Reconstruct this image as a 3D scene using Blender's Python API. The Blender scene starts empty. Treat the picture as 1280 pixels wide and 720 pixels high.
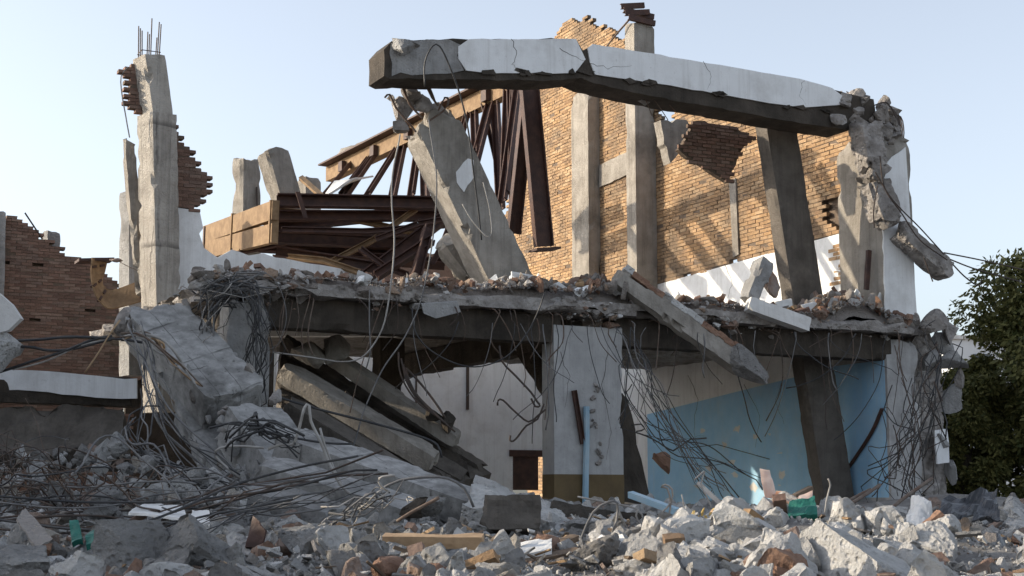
import bpy, bmesh, math, random
import numpy as np
from mathutils import Vector, Matrix, Euler

random.seed(7)
RNG = np.random.default_rng(11)
SC = bpy.context.scene
COL = SC.collection

# ------------------------------------------------------------------ camera
F_PX = 1859.0
PITCH = math.radians(7.96)
cam_data = bpy.data.cameras.new('camera')
cam_data.sensor_width = 36.0
cam_data.lens = 36.0 * F_PX / 1280.0
cam_data.clip_start = 0.1
cam_data.clip_end = 3000
cam = bpy.data.objects.new('camera', cam_data)
COL.objects.link(cam)
cam.location = (0, 0, 0)
cam.rotation_euler = (math.radians(90) + PITCH, 0, 0)
SC.camera = cam

# ------------------------------------------------------------------ light
SUN_EL = math.radians(17.0)
SUN_AZ = math.atan2(-0.996, 0.087)          # direction towards the sun on the ground: left, a little behind the building
sun_dir = Vector((math.sin(SUN_AZ) * math.cos(SUN_EL), math.cos(SUN_AZ) * math.cos(SUN_EL), math.sin(SUN_EL)))
world = bpy.data.worlds.new('World')
SC.world = world
world.use_nodes = True
wn = world.node_tree.nodes
wl = world.node_tree.links
bg = wn['Background']
sky = wn.new('ShaderNodeTexSky')
sky.sky_type = 'NISHITA'
sky.sun_disc = False
sky.sun_elevation = SUN_EL
sky.sun_rotation = SUN_AZ
sky.air_density = 1.0
sky.dust_density = 2.0
sky.ozone_density = 3.0
sky.altitude = 0
hs = wn.new('ShaderNodeHueSaturation')          # thin high haze: the whole sky a little paler than clear air
hs.inputs['Saturation'].default_value = 0.46
wl.new(sky.outputs[0], hs.inputs['Color'])
wl.new(hs.outputs[0], bg.inputs[0])
bg.inputs[1].default_value = 0.145
sl = bpy.data.lights.new('sun', 'SUN')
sl.energy = 2.7
sl.angle = math.radians(0.6)
sl.color = (1.0, 0.86, 0.66)
sun = bpy.data.objects.new('sun', sl)
COL.objects.link(sun)
sun.rotation_euler = sun_dir.to_track_quat('Z', 'Y').to_euler()
sun.location = (-40, -10, 30)
SC.view_settings.view_transform = 'Standard'
SC.view_settings.look = 'None'
SC.view_settings.gamma = 1.0
SC.view_settings.use_curve_mapping = False
SC.view_settings.exposure = 1.05

# ------------------------------------------------------------------ layout of the place
# The building stands turned by ANG: u runs along its front (left-near to right-far), v runs into it.
ANG = math.radians(27)
EU = np.array([math.cos(ANG), math.sin(ANG), 0.0])
EV = np.array([-math.sin(ANG), math.cos(ANG), 0.0])
EZ = np.array([0.0, 0.0, 1.0])
C_F = np.array([0, math.cos(PITCH), math.sin(PITCH)])
C_U = np.array([0, -math.sin(PITCH), math.cos(PITCH)])
C_R = np.array([1.0, 0, 0])
def ray(px, py):
    return C_F + C_R * ((px - 640) / F_PX) + C_U * ((360 - py) / F_PX)
def P(px, py, Y):
    d = ray(px, py)
    return d * (Y / d[1])
ORG = P(733, 600, 30.0); ORG[2] = 0.0
def L(u, v, z):
    return ORG + EU * u + EV * v + EZ * z
def loc(p):
    q = np.asarray(p) - ORG
    return np.array([q @ EU, q @ EV, q[2]])
def onV(px, py, v):
    d = ray(px, py)
    t = (ORG @ EV + v) / (d @ EV)
    return d * t
def onU(px, py, u):
    d = ray(px, py)
    t = (ORG @ EU + u) / (d @ EU)
    return d * t

def nrm0(a): return a / np.linalg.norm(a)

# ------------------------------------------------------------------ noise
def _hash(ix, iy, iz, s):
    h = (ix.astype(np.int64) * 374761393 + iy.astype(np.int64) * 668265263 + iz.astype(np.int64) * 2147483647 + s * 974634777) & 0xFFFFFFFF
    h = ((h ^ (h >> 13)) * 1274126177) & 0xFFFFFFFF
    h = (h ^ (h >> 16)) & 0xFFFFFFFF
    h = (h * 2246822519) & 0xFFFFFFFF
    h = h ^ (h >> 15)
    return (h & 0xFFFF) / 32767.5 - 1.0
def vnoise(p, s=0):
    p = np.asarray(p, float)
    i = np.floor(p).astype(np.int64)
    f = p - i
    f = f * f * (3 - 2 * f)
    x, y, z = i[:, 0], i[:, 1], i[:, 2]
    def h(a, b, c): return _hash(x + a, y + b, z + c, s)
    fx, fy, fz = f[:, 0], f[:, 1], f[:, 2]
    c00 = h(0,0,0)*(1-fx)+h(1,0,0)*fx; c10 = h(0,1,0)*(1-fx)+h(1,1,0)*fx
    c01 = h(0,0,1)*(1-fx)+h(1,0,1)*fx; c11 = h(0,1,1)*(1-fx)+h(1,1,1)*fx
    return (c00*(1-fy)+c10*fy)*(1-fz) + (c01*(1-fy)+c11*fy)*fz
def fbm(p, freq=1.0, octv=3, s=0):
    p = np.asarray(p, float) * freq
    r = np.zeros(len(p)); a = 1.0
    for k in range(octv):
        r += a * vnoise(p + 17.3 * k, s + k); p = p * 2.03; a *= 0.5
    return r

# ------------------------------------------------------------------ materials
def new_mat(name):
    m = bpy.data.materials.new(name)
    m.use_nodes = True
    nt = m.node_tree
    b = nt.nodes['Principled BSDF']
    return m, nt, b
def _n(nt, t, **kw):
    n = nt.nodes.new(t)
    for k, v in kw.items():
        setattr(n, k, v)
    return n
def mixc(nt, fac, a, b, blend='MIX'):
    n = nt.nodes.new('ShaderNodeMix'); n.data_type = 'RGBA'; n.blend_type = blend; n.clamp_factor = True
    for s, v in ((n.inputs[0], fac), (n.inputs[6], a), (n.inputs[7], b)):
        if hasattr(v, 'is_linked'): nt.links.new(v, s)
        elif isinstance(v, (int, float)): s.default_value = v
        else: s.default_value = (*v, 1.0)
    return n.outputs[2]
def noise(nt, vec, scale, detail=4, rough=0.6):
    n = nt.nodes.new('ShaderNodeTexNoise')
    n.inputs['Scale'].default_value = scale; n.inputs['Detail'].default_value = detail; n.inputs['Roughness'].default_value = rough
    nt.links.new(vec, n.inputs['Vector'])
    return n.outputs[0]
def ramp(nt, fac, lo, hi):
    n = nt.nodes.new('ShaderNodeMapRange'); n.clamp = True
    n.inputs[1].default_value = lo; n.inputs[2].default_value = hi
    nt.links.new(fac, n.inputs[0])
    return n.outputs[0]
def surf(name, c1, c2, dirt=(0.10, 0.085, 0.07), dirt_amt=0.6, streak=0.0, scale=2.2, bump=0.35, bscale=22, rough=0.92, pits=0.0,
         island=None, spec=0.25, speck=0.0, courses=None, dlo=0.50):
    """mottled mineral surface: two tones, dirt patches, vertical runs, fine relief; island = list of (share, colour) per loose piece"""
    m, nt, b = new_mat(name)
    geo = nt.nodes.new('ShaderNodeNewGeometry')
    pos = geo.outputs['Position']
    col = mixc(nt, ramp(nt, noise(nt, pos, scale), 0.35, 0.68), c1, c2)
    if island:
        oi = nt.nodes.new('ShaderNodeObjectInfo')
        ad = nt.nodes.new('ShaderNodeMath'); ad.operation = 'ADD'
        nt.links.new(geo.outputs['Random Per Island'], ad.inputs[0]); nt.links.new(oi.outputs['Random'], ad.inputs[1])
        fr = nt.nodes.new('ShaderNodeMath'); fr.operation = 'FRACT'
        nt.links.new(ad.outputs[0], fr.inputs[0])
        cr = nt.nodes.new('ShaderNodeValToRGB'); cr.color_ramp.interpolation = 'CONSTANT'
        el = cr.color_ramp.elements
        acc = 0.0
        for k, (sh, cc) in enumerate(island):
            e = el[0] if k == 0 else (el[1] if k == 1 else el.new(acc))
            e.position = acc; e.color = (*cc, 1); acc += sh
        nt.links.new(fr.outputs[0], cr.inputs[0])
        ic = cr.outputs[0]
        # a little tone of its own inside each piece
        t = ramp(nt, noise(nt, pos, scale * 3), 0.3, 0.7)
        col = mixc(nt, 0.55, col, ic)
        col = mixc(nt, t, col, ic)
    if streak:
        mp = nt.nodes.new('ShaderNodeMapping'); mp.inputs['Scale'].default_value = (5.5, 5.5, 0.28)
        nt.links.new(pos, mp.inputs['Vector'])
        s = ramp(nt, noise(nt, mp.outputs[0], 1.3, 5, 0.7), 0.50, 0.74)
        mu = nt.nodes.new('ShaderNodeMath'); mu.operation = 'MULTIPLY'; mu.inputs[1].default_value = streak
        nt.links.new(s, mu.inputs[0])
        col = mixc(nt, mu.outputs[0], col, dirt)
    if dirt_amt:
        s = ramp(nt, noise(nt, pos, 0.75, 5, 0.68), dlo, dlo + 0.22)
        mu = nt.nodes.new('ShaderNodeMath'); mu.operation = 'MULTIPLY'; mu.inputs[1].default_value = dirt_amt
        nt.links.new(s, mu.inputs[0])
        col = mixc(nt, mu.outputs[0], col, dirt)
    if speck:
        s = ramp(nt, noise(nt, pos, 9, 3, 0.8), 0.62, 0.70)
        mu = nt.nodes.new('ShaderNodeMath'); mu.operation = 'MULTIPLY'; mu.inputs[1].default_value = speck
        nt.links.new(s, mu.inputs[0])
        col = mixc(nt, mu.outputs[0], col, dirt)
    if courses is not None:                      # joints between the formwork boards
        for dv_, per in courses:
            dt = nt.nodes.new('ShaderNodeVectorMath'); dt.operation = 'DOT_PRODUCT'; dt.inputs[1].default_value = tuple(np.asarray(dv_) / per)
            wv = nt.nodes.new('ShaderNodeVectorMath'); wv.operation = 'ADD'
            nv = nt.nodes.new('ShaderNodeTexNoise'); nv.inputs['Scale'].default_value = 3.0; nt.links.new(pos, nv.inputs['Vector'])
            sc2 = nt.nodes.new('ShaderNodeVectorMath'); sc2.operation = 'SCALE'; sc2.inputs['Scale'].default_value = 0.06
            nt.links.new(nv.outputs[1], sc2.inputs[0]); nt.links.new(pos, wv.inputs[0]); nt.links.new(sc2.outputs[0], wv.inputs[1])
            nt.links.new(wv.outputs[0], dt.inputs[0])
            fr2 = nt.nodes.new('ShaderNodeMath'); fr2.operation = 'FRACT'; nt.links.new(dt.outputs['Value'], fr2.inputs[0])
            ls = ramp(nt, fr2.outputs[0], 0.055, 0.015)
            gap = ramp(nt, noise(nt, pos, 1.6, 4, 0.6), 0.40, 0.58)
            mu = nt.nodes.new('ShaderNodeMath'); mu.operation = 'MULTIPLY'; nt.links.new(ls, mu.inputs[0]); nt.links.new(gap, mu.inputs[1])
            mu2 = nt.nodes.new('ShaderNodeMath'); mu2.operation = 'MULTIPLY'; mu2.inputs[1].default_value = 0.75; nt.links.new(mu.outputs[0], mu2.inputs[0])
            col = mixc(nt, mu2.outputs[0], col, dirt)
    nt.links.new(col, b.inputs['Base Color'])
    b.inputs['Roughness'].default_value = rough
    b.inputs['Specular IOR Level'].default_value = spec
    h = noise(nt, pos, bscale, 5, 0.7)
    if pits:
        vo = nt.nodes.new('ShaderNodeTexVoronoi'); vo.inputs['Scale'].default_value = bscale * 0.6
        nt.links.new(pos, vo.inputs['Vector'])
        pr = ramp(nt, vo.outputs['Distance'], 0.05, 0.4)
        ad = nt.nodes.new('ShaderNodeMath'); ad.operation = 'MULTIPLY_ADD'; ad.inputs[1].default_value = pits
        nt.links.new(pr, ad.inputs[0]); nt.links.new(h, ad.inputs[2])
        h = ad.outputs[0]
    bp = nt.nodes.new('ShaderNodeBump'); bp.inputs['Strength'].default_value = bump; bp.inputs['Distance'].default_value = 0.05
    nt.links.new(h, bp.inputs['Height'])
    nt.links.new(bp.outputs[0], b.inputs['Normal'])
    return m
def plain(name, c, rough=0.6, metal=0.0, c2=None, scale=6, bump=0.1, spec=0.4):
    m, nt, b = new_mat(name)
    geo = nt.nodes.new('ShaderNodeNewGeometry')
    f = ramp(nt, noise(nt, geo.outputs['Position'], scale), 0.38, 0.66)
    nt.links.new(mixc(nt, f, c, c2 or tuple(0.7 * x for x in c)), b.inputs['Base Color'])
    b.inputs['Roughness'].default_value = rough; b.inputs['Metallic'].default_value = metal
    b.inputs['Specular IOR Level'].default_value = spec
    bp = nt.nodes.new('ShaderNodeBump'); bp.inputs['Strength'].default_value = bump; bp.inputs['Distance'].default_value = 0.02
    nt.links.new(noise(nt, geo.outputs['Position'], scale * 4), bp.inputs['Height']); nt.links.new(bp.outputs[0], b.inputs['Normal'])
    return m

M = {}
M['concrete'] = surf('grey_concrete', (0.25, 0.228, 0.20), (0.35, 0.322, 0.285), dirt_amt=0.7, streak=0.55, bump=0.45, pits=0.25)
M['concrete_cold'] = surf('weathered_concrete', (0.25, 0.248, 0.245), (0.37, 0.362, 0.352), dirt_amt=0.6, streak=0.3, bump=0.6, pits=0.4, speck=0.35)
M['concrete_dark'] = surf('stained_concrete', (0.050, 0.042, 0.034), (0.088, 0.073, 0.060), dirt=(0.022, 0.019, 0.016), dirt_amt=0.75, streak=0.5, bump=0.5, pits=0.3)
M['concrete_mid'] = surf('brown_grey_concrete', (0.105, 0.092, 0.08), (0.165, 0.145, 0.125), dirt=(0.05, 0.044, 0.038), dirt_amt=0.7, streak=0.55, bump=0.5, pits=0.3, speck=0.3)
M['concrete_broken'] = surf('broken_concrete', (0.22, 0.20, 0.185), (0.40, 0.37, 0.345), dirt_amt=0.75, bump=1.0, bscale=13, pits=0.8, scale=4, speck=0.4)
_ac = nrm0(P(232, 398, 26.4) - P(150, 403, 25.6)); _al = nrm0(P(262, 530, 24.6) - P(150, 403, 25.6))
M['concrete_slab'] = surf('board_marked_slab', (0.22, 0.217, 0.21), (0.38, 0.373, 0.362), dirt=(0.055, 0.052, 0.048), dirt_amt=0.9, streak=0.2, bump=0.3, bscale=30, pits=0.3, speck=0.7, scale=5.0, courses=[(_ac, 0.42), (_al, 1.1)])
M['concrete_board'] = surf('board_marked_concrete', (0.34, 0.31, 0.27), (0.45, 0.415, 0.37), dirt=(0.11, 0.10, 0.09), dirt_amt=0.7, streak=0.6, bump=0.6, pits=0.3, speck=0.3, courses=[(EU, 0.33), (EV, 0.37), (EZ, 2.6)])
M['pier_plaster'] = surf('sooty_plaster', (0.36, 0.356, 0.352), (0.46, 0.455, 0.448), dirt=(0.17, 0.16, 0.15), dirt_amt=0.6, streak=0.45, bump=0.25, bscale=26, speck=0.35)
M['plaster'] = surf('white_plaster', (0.755, 0.76, 0.76), (0.815, 0.82, 0.82), dirt=(0.40, 0.38, 0.355), dirt_amt=0.5, streak=0.35, bump=0.2, bscale=24, speck=0.3)
M['plaster_dirty'] = surf('grey_plaster', (0.60, 0.585, 0.565), (0.70, 0.685, 0.66), dirt=(0.30, 0.28, 0.26), dirt_amt=0.55, streak=0.3, bump=0.2, bscale=26, speck=0.25)
M['blue'] = surf('blue_paint', (0.30, 0.53, 0.74), (0.36, 0.59, 0.79), dirt=(0.50, 0.54, 0.56), dirt_amt=0.35, streak=0.22, bump=0.12, speck=0.25)
M['brown_paint'] = surf('brown_paint', (0.12, 0.085, 0.045), (0.16, 0.115, 0.06), dirt=(0.07, 0.055, 0.04), dirt_amt=0.5, streak=0.3, bump=0.12)
BR = [(0.22, (0.38, 0.245, 0.135)), (0.2, (0.43, 0.285, 0.165)), (0.2, (0.33, 0.205, 0.11)), (0.14, (0.47, 0.33, 0.20)), (0.12, (0.25, 0.155, 0.09)), (0.12, (0.40, 0.25, 0.13))]
M['brick'] = surf('ochre_brick', (0.36, 0.23, 0.125), (0.43, 0.285, 0.165), dirt=(0.15, 0.115, 0.085), dirt_amt=0.85, bump=0.7, bscale=26, island=BR, speck=0.35, dlo=0.44)
BR2 = [(0.25, (0.20, 0.125, 0.096)), (0.2, (0.245, 0.152, 0.116)), (0.2, (0.16, 0.10, 0.078)), (0.2, (0.27, 0.19, 0.15)), (0.15, (0.21, 0.148, 0.12))]
M['brick_red'] = surf('red_brown_brick', (0.16, 0.098, 0.074), (0.21, 0.130, 0.098), dirt=(0.10, 0.075, 0.06), dirt_amt=0.5, bump=0.5, bscale=30, island=BR2)
M['mortar'] = surf('mortar', (0.12, 0.09, 0.068), (0.17, 0.13, 0.10), dirt=(0.07, 0.055, 0.04), dirt_amt=0.4, bump=0.5)
RK = [(0.24, (0.39, 0.382, 0.37)), (0.22, (0.28, 0.273, 0.263)), (0.16, (0.50, 0.49, 0.476)), (0.12, (0.18, 0.17, 0.16)), (0.10, (0.62, 0.61, 0.594)), (0.06, (0.25, 0.165, 0.12)), (0.10, (0.34, 0.30, 0.25))]
M['rock'] = surf('rubble_stone', (0.24, 0.235, 0.228), (0.42, 0.41, 0.398), dirt=(0.11, 0.10, 0.092), dirt_amt=0.75, bump=1.0, bscale=20, pits=0.9, scale=7, island=RK, speck=0.6)
RK2 = [(0.35, (0.52, 0.51, 0.495)), (0.3, (0.44, 0.432, 0.42)), (0.2, (0.60, 0.59, 0.572)), (0.15, (0.36, 0.35, 0.335))]
M['rock_pale'] = surf('pale_rubble_stone', (0.44, 0.43, 0.41), (0.60, 0.585, 0.56), dirt=(0.25, 0.23, 0.21), dirt_amt=0.5, bump=1.0, bscale=20, pits=0.7, scale=5, island=RK2, speck=0.4)
RK3 = [(0.22, (0.29, 0.265, 0.245)), (0.25, (0.21, 0.185, 0.165)), (0.13, (0.44, 0.42, 0.40)), (0.15, (0.24, 0.145, 0.10)), (0.14, (0.31, 0.215, 0.15)), (0.11, (0.62, 0.61, 0.59))]
M['rock_floor'] = surf('broken_plaster_and_brick', (0.22, 0.195, 0.175), (0.36, 0.33, 0.30), dirt=(0.10, 0.085, 0.07), dirt_amt=0.65, bump=0.9, bscale=20, pits=0.6, scale=5, island=RK3, speck=0.3)
M['boulder'] = surf('boulder_concrete', (0.22, 0.216, 0.21), (0.38, 0.373, 0.362), dirt=(0.08, 0.076, 0.072), dirt_amt=0.85, bump=1.0, bscale=24, pits=0.8, scale=6, speck=0.6)
M['boulder_pale'] = surf('pale_boulder_concrete', (0.42, 0.412, 0.40), (0.58, 0.57, 0.552), dirt=(0.22, 0.21, 0.20), dirt_amt=0.7, bump=1.0, bscale=24, pits=0.8, scale=6, speck=0.5)
M['brick_lump'] = surf('brick_lump', (0.20, 0.115, 0.08), (0.31, 0.19, 0.13), dirt=(0.36, 0.34, 0.32), dirt_amt=0.75, bump=0.9, bscale=18, pits=0.5, scale=4)
M['dust'] = surf('rubble_dust', (0.17, 0.16, 0.152), (0.29, 0.277, 0.262), dirt=(0.09, 0.08, 0.07), dirt_amt=0.7, bump=1.0, bscale=14, scale=3, speck=0.5)
M['earth'] = surf('bare_earth', (0.20, 0.17, 0.14), (0.28, 0.245, 0.21), dirt=(0.12, 0.10, 0.08), dirt_amt=0.5, bump=0.8, bscale=9)
M['steel'] = plain('rusty_brown_steel', (0.050, 0.026, 0.021), 0.62, 0.0, (0.085, 0.042, 0.030), 5, 0.3, 0.35)
M['steel_edge'] = plain('dusty_primed_steel', (0.20, 0.128, 0.072), 0.8, 0.0, (0.29, 0.195, 0.11), 5, 0.3, 0.3)
M['rebar'] = plain('bare_rebar', (0.15, 0.118, 0.095), 0.75, 0.1, (0.11, 0.065, 0.045), 8, 0.2)
M['rebar_dark'] = plain('dark_rebar', (0.055, 0.045, 0.04), 0.7, 0.1, (0.09, 0.06, 0.045), 8, 0.2)
M['cable_black'] = plain('black_cable', (0.025, 0.025, 0.028), 0.55, 0.0, (0.05, 0.048, 0.046), 4, 0.05)
M['cable_grey'] = plain('grey_cable', (0.10, 0.10, 0.103), 0.6, 0.0, (0.18, 0.172, 0.165), 4, 0.05)
M['cable_pale'] = plain('dusty_pale_cable', (0.36, 0.345, 0.325), 0.65, 0.0, (0.24, 0.22, 0.20), 4, 0.05)
M['wood'] = plain('raw_timber', (0.42, 0.29, 0.175), 0.8, 0.0, (0.33, 0.22, 0.13), 7, 0.3)
M['wood_dark'] = plain('old_timber', (0.17, 0.12, 0.08), 0.85, 0.0, (0.10, 0.075, 0.055), 7, 0.3)
M['pipe_blue'] = plain('pale_blue_pipe', (0.26, 0.40, 0.50), 0.5, 0.0, (0.36, 0.46, 0.52), 3, 0.05)
M['sheet_white'] = plain('white_board', (0.70, 0.70, 0.69), 0.75, 0.0, (0.56, 0.555, 0.54), 3, 0.15)
M['green'] = plain('green_plastic', (0.012, 0.11, 0.085), 0.5, 0.0, (0.02, 0.16, 0.12), 9, 0.4)
M['card_orange'] = plain('orange_printed_card', (0.62, 0.27, 0.13), 0.7, 0.0, (0.70, 0.55, 0.42), 7, 0.2)
M['card_pink'] = plain('pinkish_card', (0.68, 0.54, 0.47), 0.7, 0.0, (0.62, 0.40, 0.30), 4, 0.2)
M['straw'] = plain('straw_yellow_foam', (0.50, 0.36, 0.13), 0.9, 0.0, (0.60, 0.45, 0.22), 9, 0.6)
M['red_cloth'] = plain('red_brown_cloth', (0.22, 0.07, 0.05), 0.9, 0.0, (0.14, 0.06, 0.045), 9, 0.6)
M['black_plastic'] = plain('black_plastic_sheet', (0.022, 0.024, 0.028), 0.38, 0.0, (0.06, 0.06, 0.065), 5, 0.3)
M['bark'] = plain('bark', (0.10, 0.08, 0.06), 0.9, 0.0, (0.06, 0.05, 0.04), 8, 0.6)
M['far_wall'] = plain('far_pale_wall', (0.62, 0.63, 0.64), 0.9, 0.0, (0.56, 0.57, 0.58), 0.5, 0.0)
M['glass'] = plain('dark_window', (0.03, 0.035, 0.04), 0.15, 0.0, (0.05, 0.055, 0.06), 1, 0.0, 0.6)

# leaves: translucent, tone per leaf
m, nt, b = new_mat('leaf')
geo = nt.nodes.new('ShaderNodeNewGeometry')
cr = nt.nodes.new('ShaderNodeValToRGB')
cr.color_ramp.elements[0].color = (0.05, 0.065, 0.02, 1); cr.color_ramp.elements[1].color = (0.27, 0.25, 0.09, 1)
nt.links.new(geo.outputs['Random Per Island'], cr.inputs[0])
nt.links.new(cr.outputs[0], b.inputs['Base Color'])
b.inputs['Roughness'].default_value = 0.6
b.inputs['Specular IOR Level'].default_value = 0.3
tr = nt.nodes.new('ShaderNodeBsdfTranslucent')
nt.links.new(cr.outputs[0], tr.inputs['Color'])
mx = nt.nodes.new('ShaderNodeMixShader'); mx.inputs[0].default_value = 0.3
nt.links.new(b.outputs[0], mx.inputs[1]); nt.links.new(tr.outputs[0], mx.inputs[2])
nt.links.new(mx.outputs[0], nt.nodes['Material Output'].inputs['Surface'])
M['leaf'] = m

# ------------------------------------------------------------------ mesh helpers
WLOC = {}
class MB:
    """collects vertices and faces of ONE mesh"""
    def __init__(s): s.v = []; s.f = []; s.n = 0; s.mi = []
    def add(s, v, f, mi=0):
        v = np.asarray(v, float)
        s.v.append(v)
        for q in f: s.f.append(tuple(int(i) + s.n for i in q))
        s.mi += [mi] * len(f)
        s.n += len(v)
        return s
def mesh_from(name, v, f, mats, mi=None, smooth=False):
    me = bpy.data.meshes.new(name)
    me.from_pydata([tuple(x) for x in v], [], [tuple(q) for q in f])
    for m_ in (mats if isinstance(mats, (list, tuple)) else [mats]): me.materials.append(M[m_])
    if mi is not None and any(mi): me.polygons.foreach_set('material_index', mi)
    if smooth: me.polygons.foreach_set('use_smooth', [True] * len(me.polygons))
    me.update()
    return me
def link(name, me, at, parent=None, label=None, cat=None, group=None, kind=None):
    o = bpy.data.objects.new(name, me)
    COL.objects.link(o)
    WLOC[o.name] = np.asarray(at, float)
    if parent is not None:
        o.parent = parent
        o.location = Vector(np.asarray(at, float) - WLOC[parent.name])
    else:
        o.location = Vector(at)
    tag(o, label, cat, group, kind)
    return o
def tag(o, label=None, cat=None, group=None, kind=None):
    if label: o['label'] = label
    if cat: o['category'] = cat
    if group: o['group'] = group
    if kind: o['kind'] = kind
    return o
def build(name, mb, mats, parent=None, label=None, cat=None, group=None, kind=None, smooth=False):
    v = np.concatenate(mb.v) if mb.v else np.zeros((0, 3))
    lo, hi = v.min(0), v.max(0)
    at = np.array([(lo[0] + hi[0]) / 2, (lo[1] + hi[1]) / 2, lo[2]])
    me = mesh_from(name, v - at, mb.f, mats, mb.mi, smooth)
    return link(name, me, at, parent, label, cat, group, kind)
def empty(name, at, label=None, cat=None, group=None):
    return link(name, None, at, None, label, cat, group)
def nrm(a):
    a = np.asarray(a, float); return a / (np.linalg.norm(a) + 1e-12)

BOXF = [(0, 3, 2, 1), (4, 5, 6, 7), (0, 1, 5, 4), (1, 2, 6, 5), (2, 3, 7, 6), (3, 0, 4, 7)]
def box_v(c, ax, ay, az, sx, sy, sz):
    c = np.asarray(c, float); ax = np.asarray(ax) * sx / 2; ay = np.asarray(ay) * sy / 2; az = np.asarray(az) * sz / 2
    return np.array([c-ax-ay-az, c+ax-ay-az, c+ax+ay-az, c-ax+ay-az, c-ax-ay+az, c+ax-ay+az, c+ax+ay+az, c-ax+ay+az])
def lattice(nx, ny, nz):
    idx = -np.ones((nx + 1, ny + 1, nz + 1), int); pts = []; faces = []
    def g(i, j, k):
        if idx[i, j, k] < 0:
            idx[i, j, k] = len(pts); pts.append((i / nx, j / ny, k / nz))
        return idx[i, j, k]
    for i in range(nx):
        for j in range(ny):
            faces.append((g(i, j, 0), g(i, j+1, 0), g(i+1, j+1, 0), g(i+1, j, 0)))
            faces.append((g(i, j, nz), g(i+1, j, nz), g(i+1, j+1, nz), g(i, j+1, nz)))
    for i in range(nx):
        for k in range(nz):
            faces.append((g(i, 0, k), g(i+1, 0, k), g(i+1, 0, k+1), g(i, 0, k+1)))
            faces.append((g(i, ny, k), g(i, ny, k+1), g(i+1, ny, k+1), g(i+1, ny, k)))
    for j in range(ny):
        for k in range(nz):
            faces.append((g(0, j, k), g(0, j, k+1), g(0, j+1, k+1), g(0, j+1, k)))
            faces.append((g(nx, j, k), g(nx, j+1, k), g(nx, j+1, k+1), g(nx, j, k+1)))
    return np.array(pts), faces
def rbox(c, ax, ay, az, sx, sy, sz, cell=0.12, rough=0.012, chip=0.06, jag=(0, 0), bend=None, seed=0, mb=None):
    """a concrete member: box along ax with worn edges, chips bitten out of them and broken ends (jag, metres)"""
    nx = int(np.clip(round(sx / cell), 2, 70)); ny = int(np.clip(round(sy / cell), 2, 30)); nz = int(np.clip(round(sz / cell), 2, 30))
    t, f = lattice(nx, ny, nz)
    q = (t - 0.5)
    ext = (np.abs(np.abs(q) - 0.5) < 1e-6)
    dims = np.array([sx, sy, sz])
    p = q * dims
    wp = p + np.asarray(c) * 1.0 + seed * 7.7
    n1 = fbm(wp, 1.7, 4, seed); n2 = fbm(wp, 6.5, 2, seed + 9)
    edge = ext[:, 1:].sum(1) >= 2
    ca = np.clip(n1 - 0.42, 0, 1) * chip * 3.2 + np.clip(n2, 0, 1) * chip * 0.35
    sgn = np.sign(q)
    p[edge, 1] -= (sgn[:, 1] * ca)[edge]
    p[edge, 2] -= (sgn[:, 2] * ca)[edge]
    # faces: faint unevenness outward
    for k in range(3):
        e = ext[:, k] & ~edge
        p[e, k] += (sgn[:, k] * n2 * rough)[e]
    # broken ends
    for s_, j in ((-1, jag[0]), (1, jag[1])):
        if j > 0:
            w = np.clip(1 - (0.5 - s_ * q[:, 0]) * sx / (j * 1.3), 0, 1)
            nn = fbm(wp * np.array([0.3, 1, 1]), 2.6, 4, seed + 31)
            p[:, 0] -= s_ * w * j * np.clip(0.45 + nn * 0.8, 0, 1.3)
            sh = 1 - 0.22 * w * np.clip(0.5 + fbm(wp, 3.1, 2, seed + 5), 0, 1)
            p[:, 1] *= sh; p[:, 2] *= sh
    if bend is not None:
        tt = q[:, 0]
        p[:, 1] += bend[0] * (tt ** 2 - 0.25); p[:, 2] += bend[1] * (tt ** 2 - 0.25)
    w = np.asarray(c) + p[:, :1] * np.asarray(ax) + p[:, 1:2] * np.asarray(ay) + p[:, 2:] * np.asarray(az)
    mb = mb or MB()
    mb.add(w, f)
    return mb
def frame(A, B, ref):
    """unit axes along A->B, across it, and nearest to ref"""
    ax = nrm(np.asarray(B) - np.asarray(A))
    az = nrm(np.asarray(ref) - ax * np.dot(ref, ax))
    ay = np.cross(az, ax)
    return ax, ay, az
def member(A, B, w, d, ref=None, **kw):
    """rbox from A to B; ref = direction its d-thickness runs along (default: v)"""
    A = np.asarray(A, float); B = np.asarray(B, float)
    ax, ay, az = frame(A, B, EV if ref is None else ref)
    return rbox((A + B) / 2, ax, ay, az, np.linalg.norm(B - A), w, d, **kw)
def jagged(pts, seg=0.15, amp=0.05, keep=(), seed=0):
    pts = [np.asarray(p, float) for p in pts]
    out = []
    n = len(pts); r = np.random.default_rng(seed + 100)
    for i in range(n):
        a, b_ = pts[i], pts[(i + 1) % n]
        out.append(a)
        if i in keep: continue
        Lg = np.linalg.norm(b_ - a); k = int(Lg / seg)
        for j in range(1, k):
            t = (j + r.uniform(-0.3, 0.3)) / k
            out.append(a + (b_ - a) * t + r.normal(0, amp, 3))
    return out
def prism(pts, off, mb=None, mi=0):
    """polygon outline pushed through by off (outline should wind so that -off is its outward side)"""
    pts = np.array(pts, float); off = np.asarray(off, float)
    # flatten onto the best plane through the outline with normal = off direction component
    n = len(pts)
    c = pts.mean(0)
    nn = np.zeros(3)
    for i in range(n):
        a = pts[i] - c; b_ = pts[(i + 1) % n] - c
        nn += np.cross(a, b_)
    nn = nrm(nn)
    pts = pts - ((pts - c) @ nn)[:, None] * nn
    if np.dot(nn, off) > 0: pts = pts[::-1]
    v = np.concatenate([pts, pts + off])
    f = [tuple(range(n)), tuple(range(2 * n - 1, n - 1, -1))]
    for i in range(n):
        j = (i + 1) % n
        f.append((i, i + n, j + n, j))
    mb = mb or MB()
    mb.add(v, f, mi)
    return mb
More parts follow.
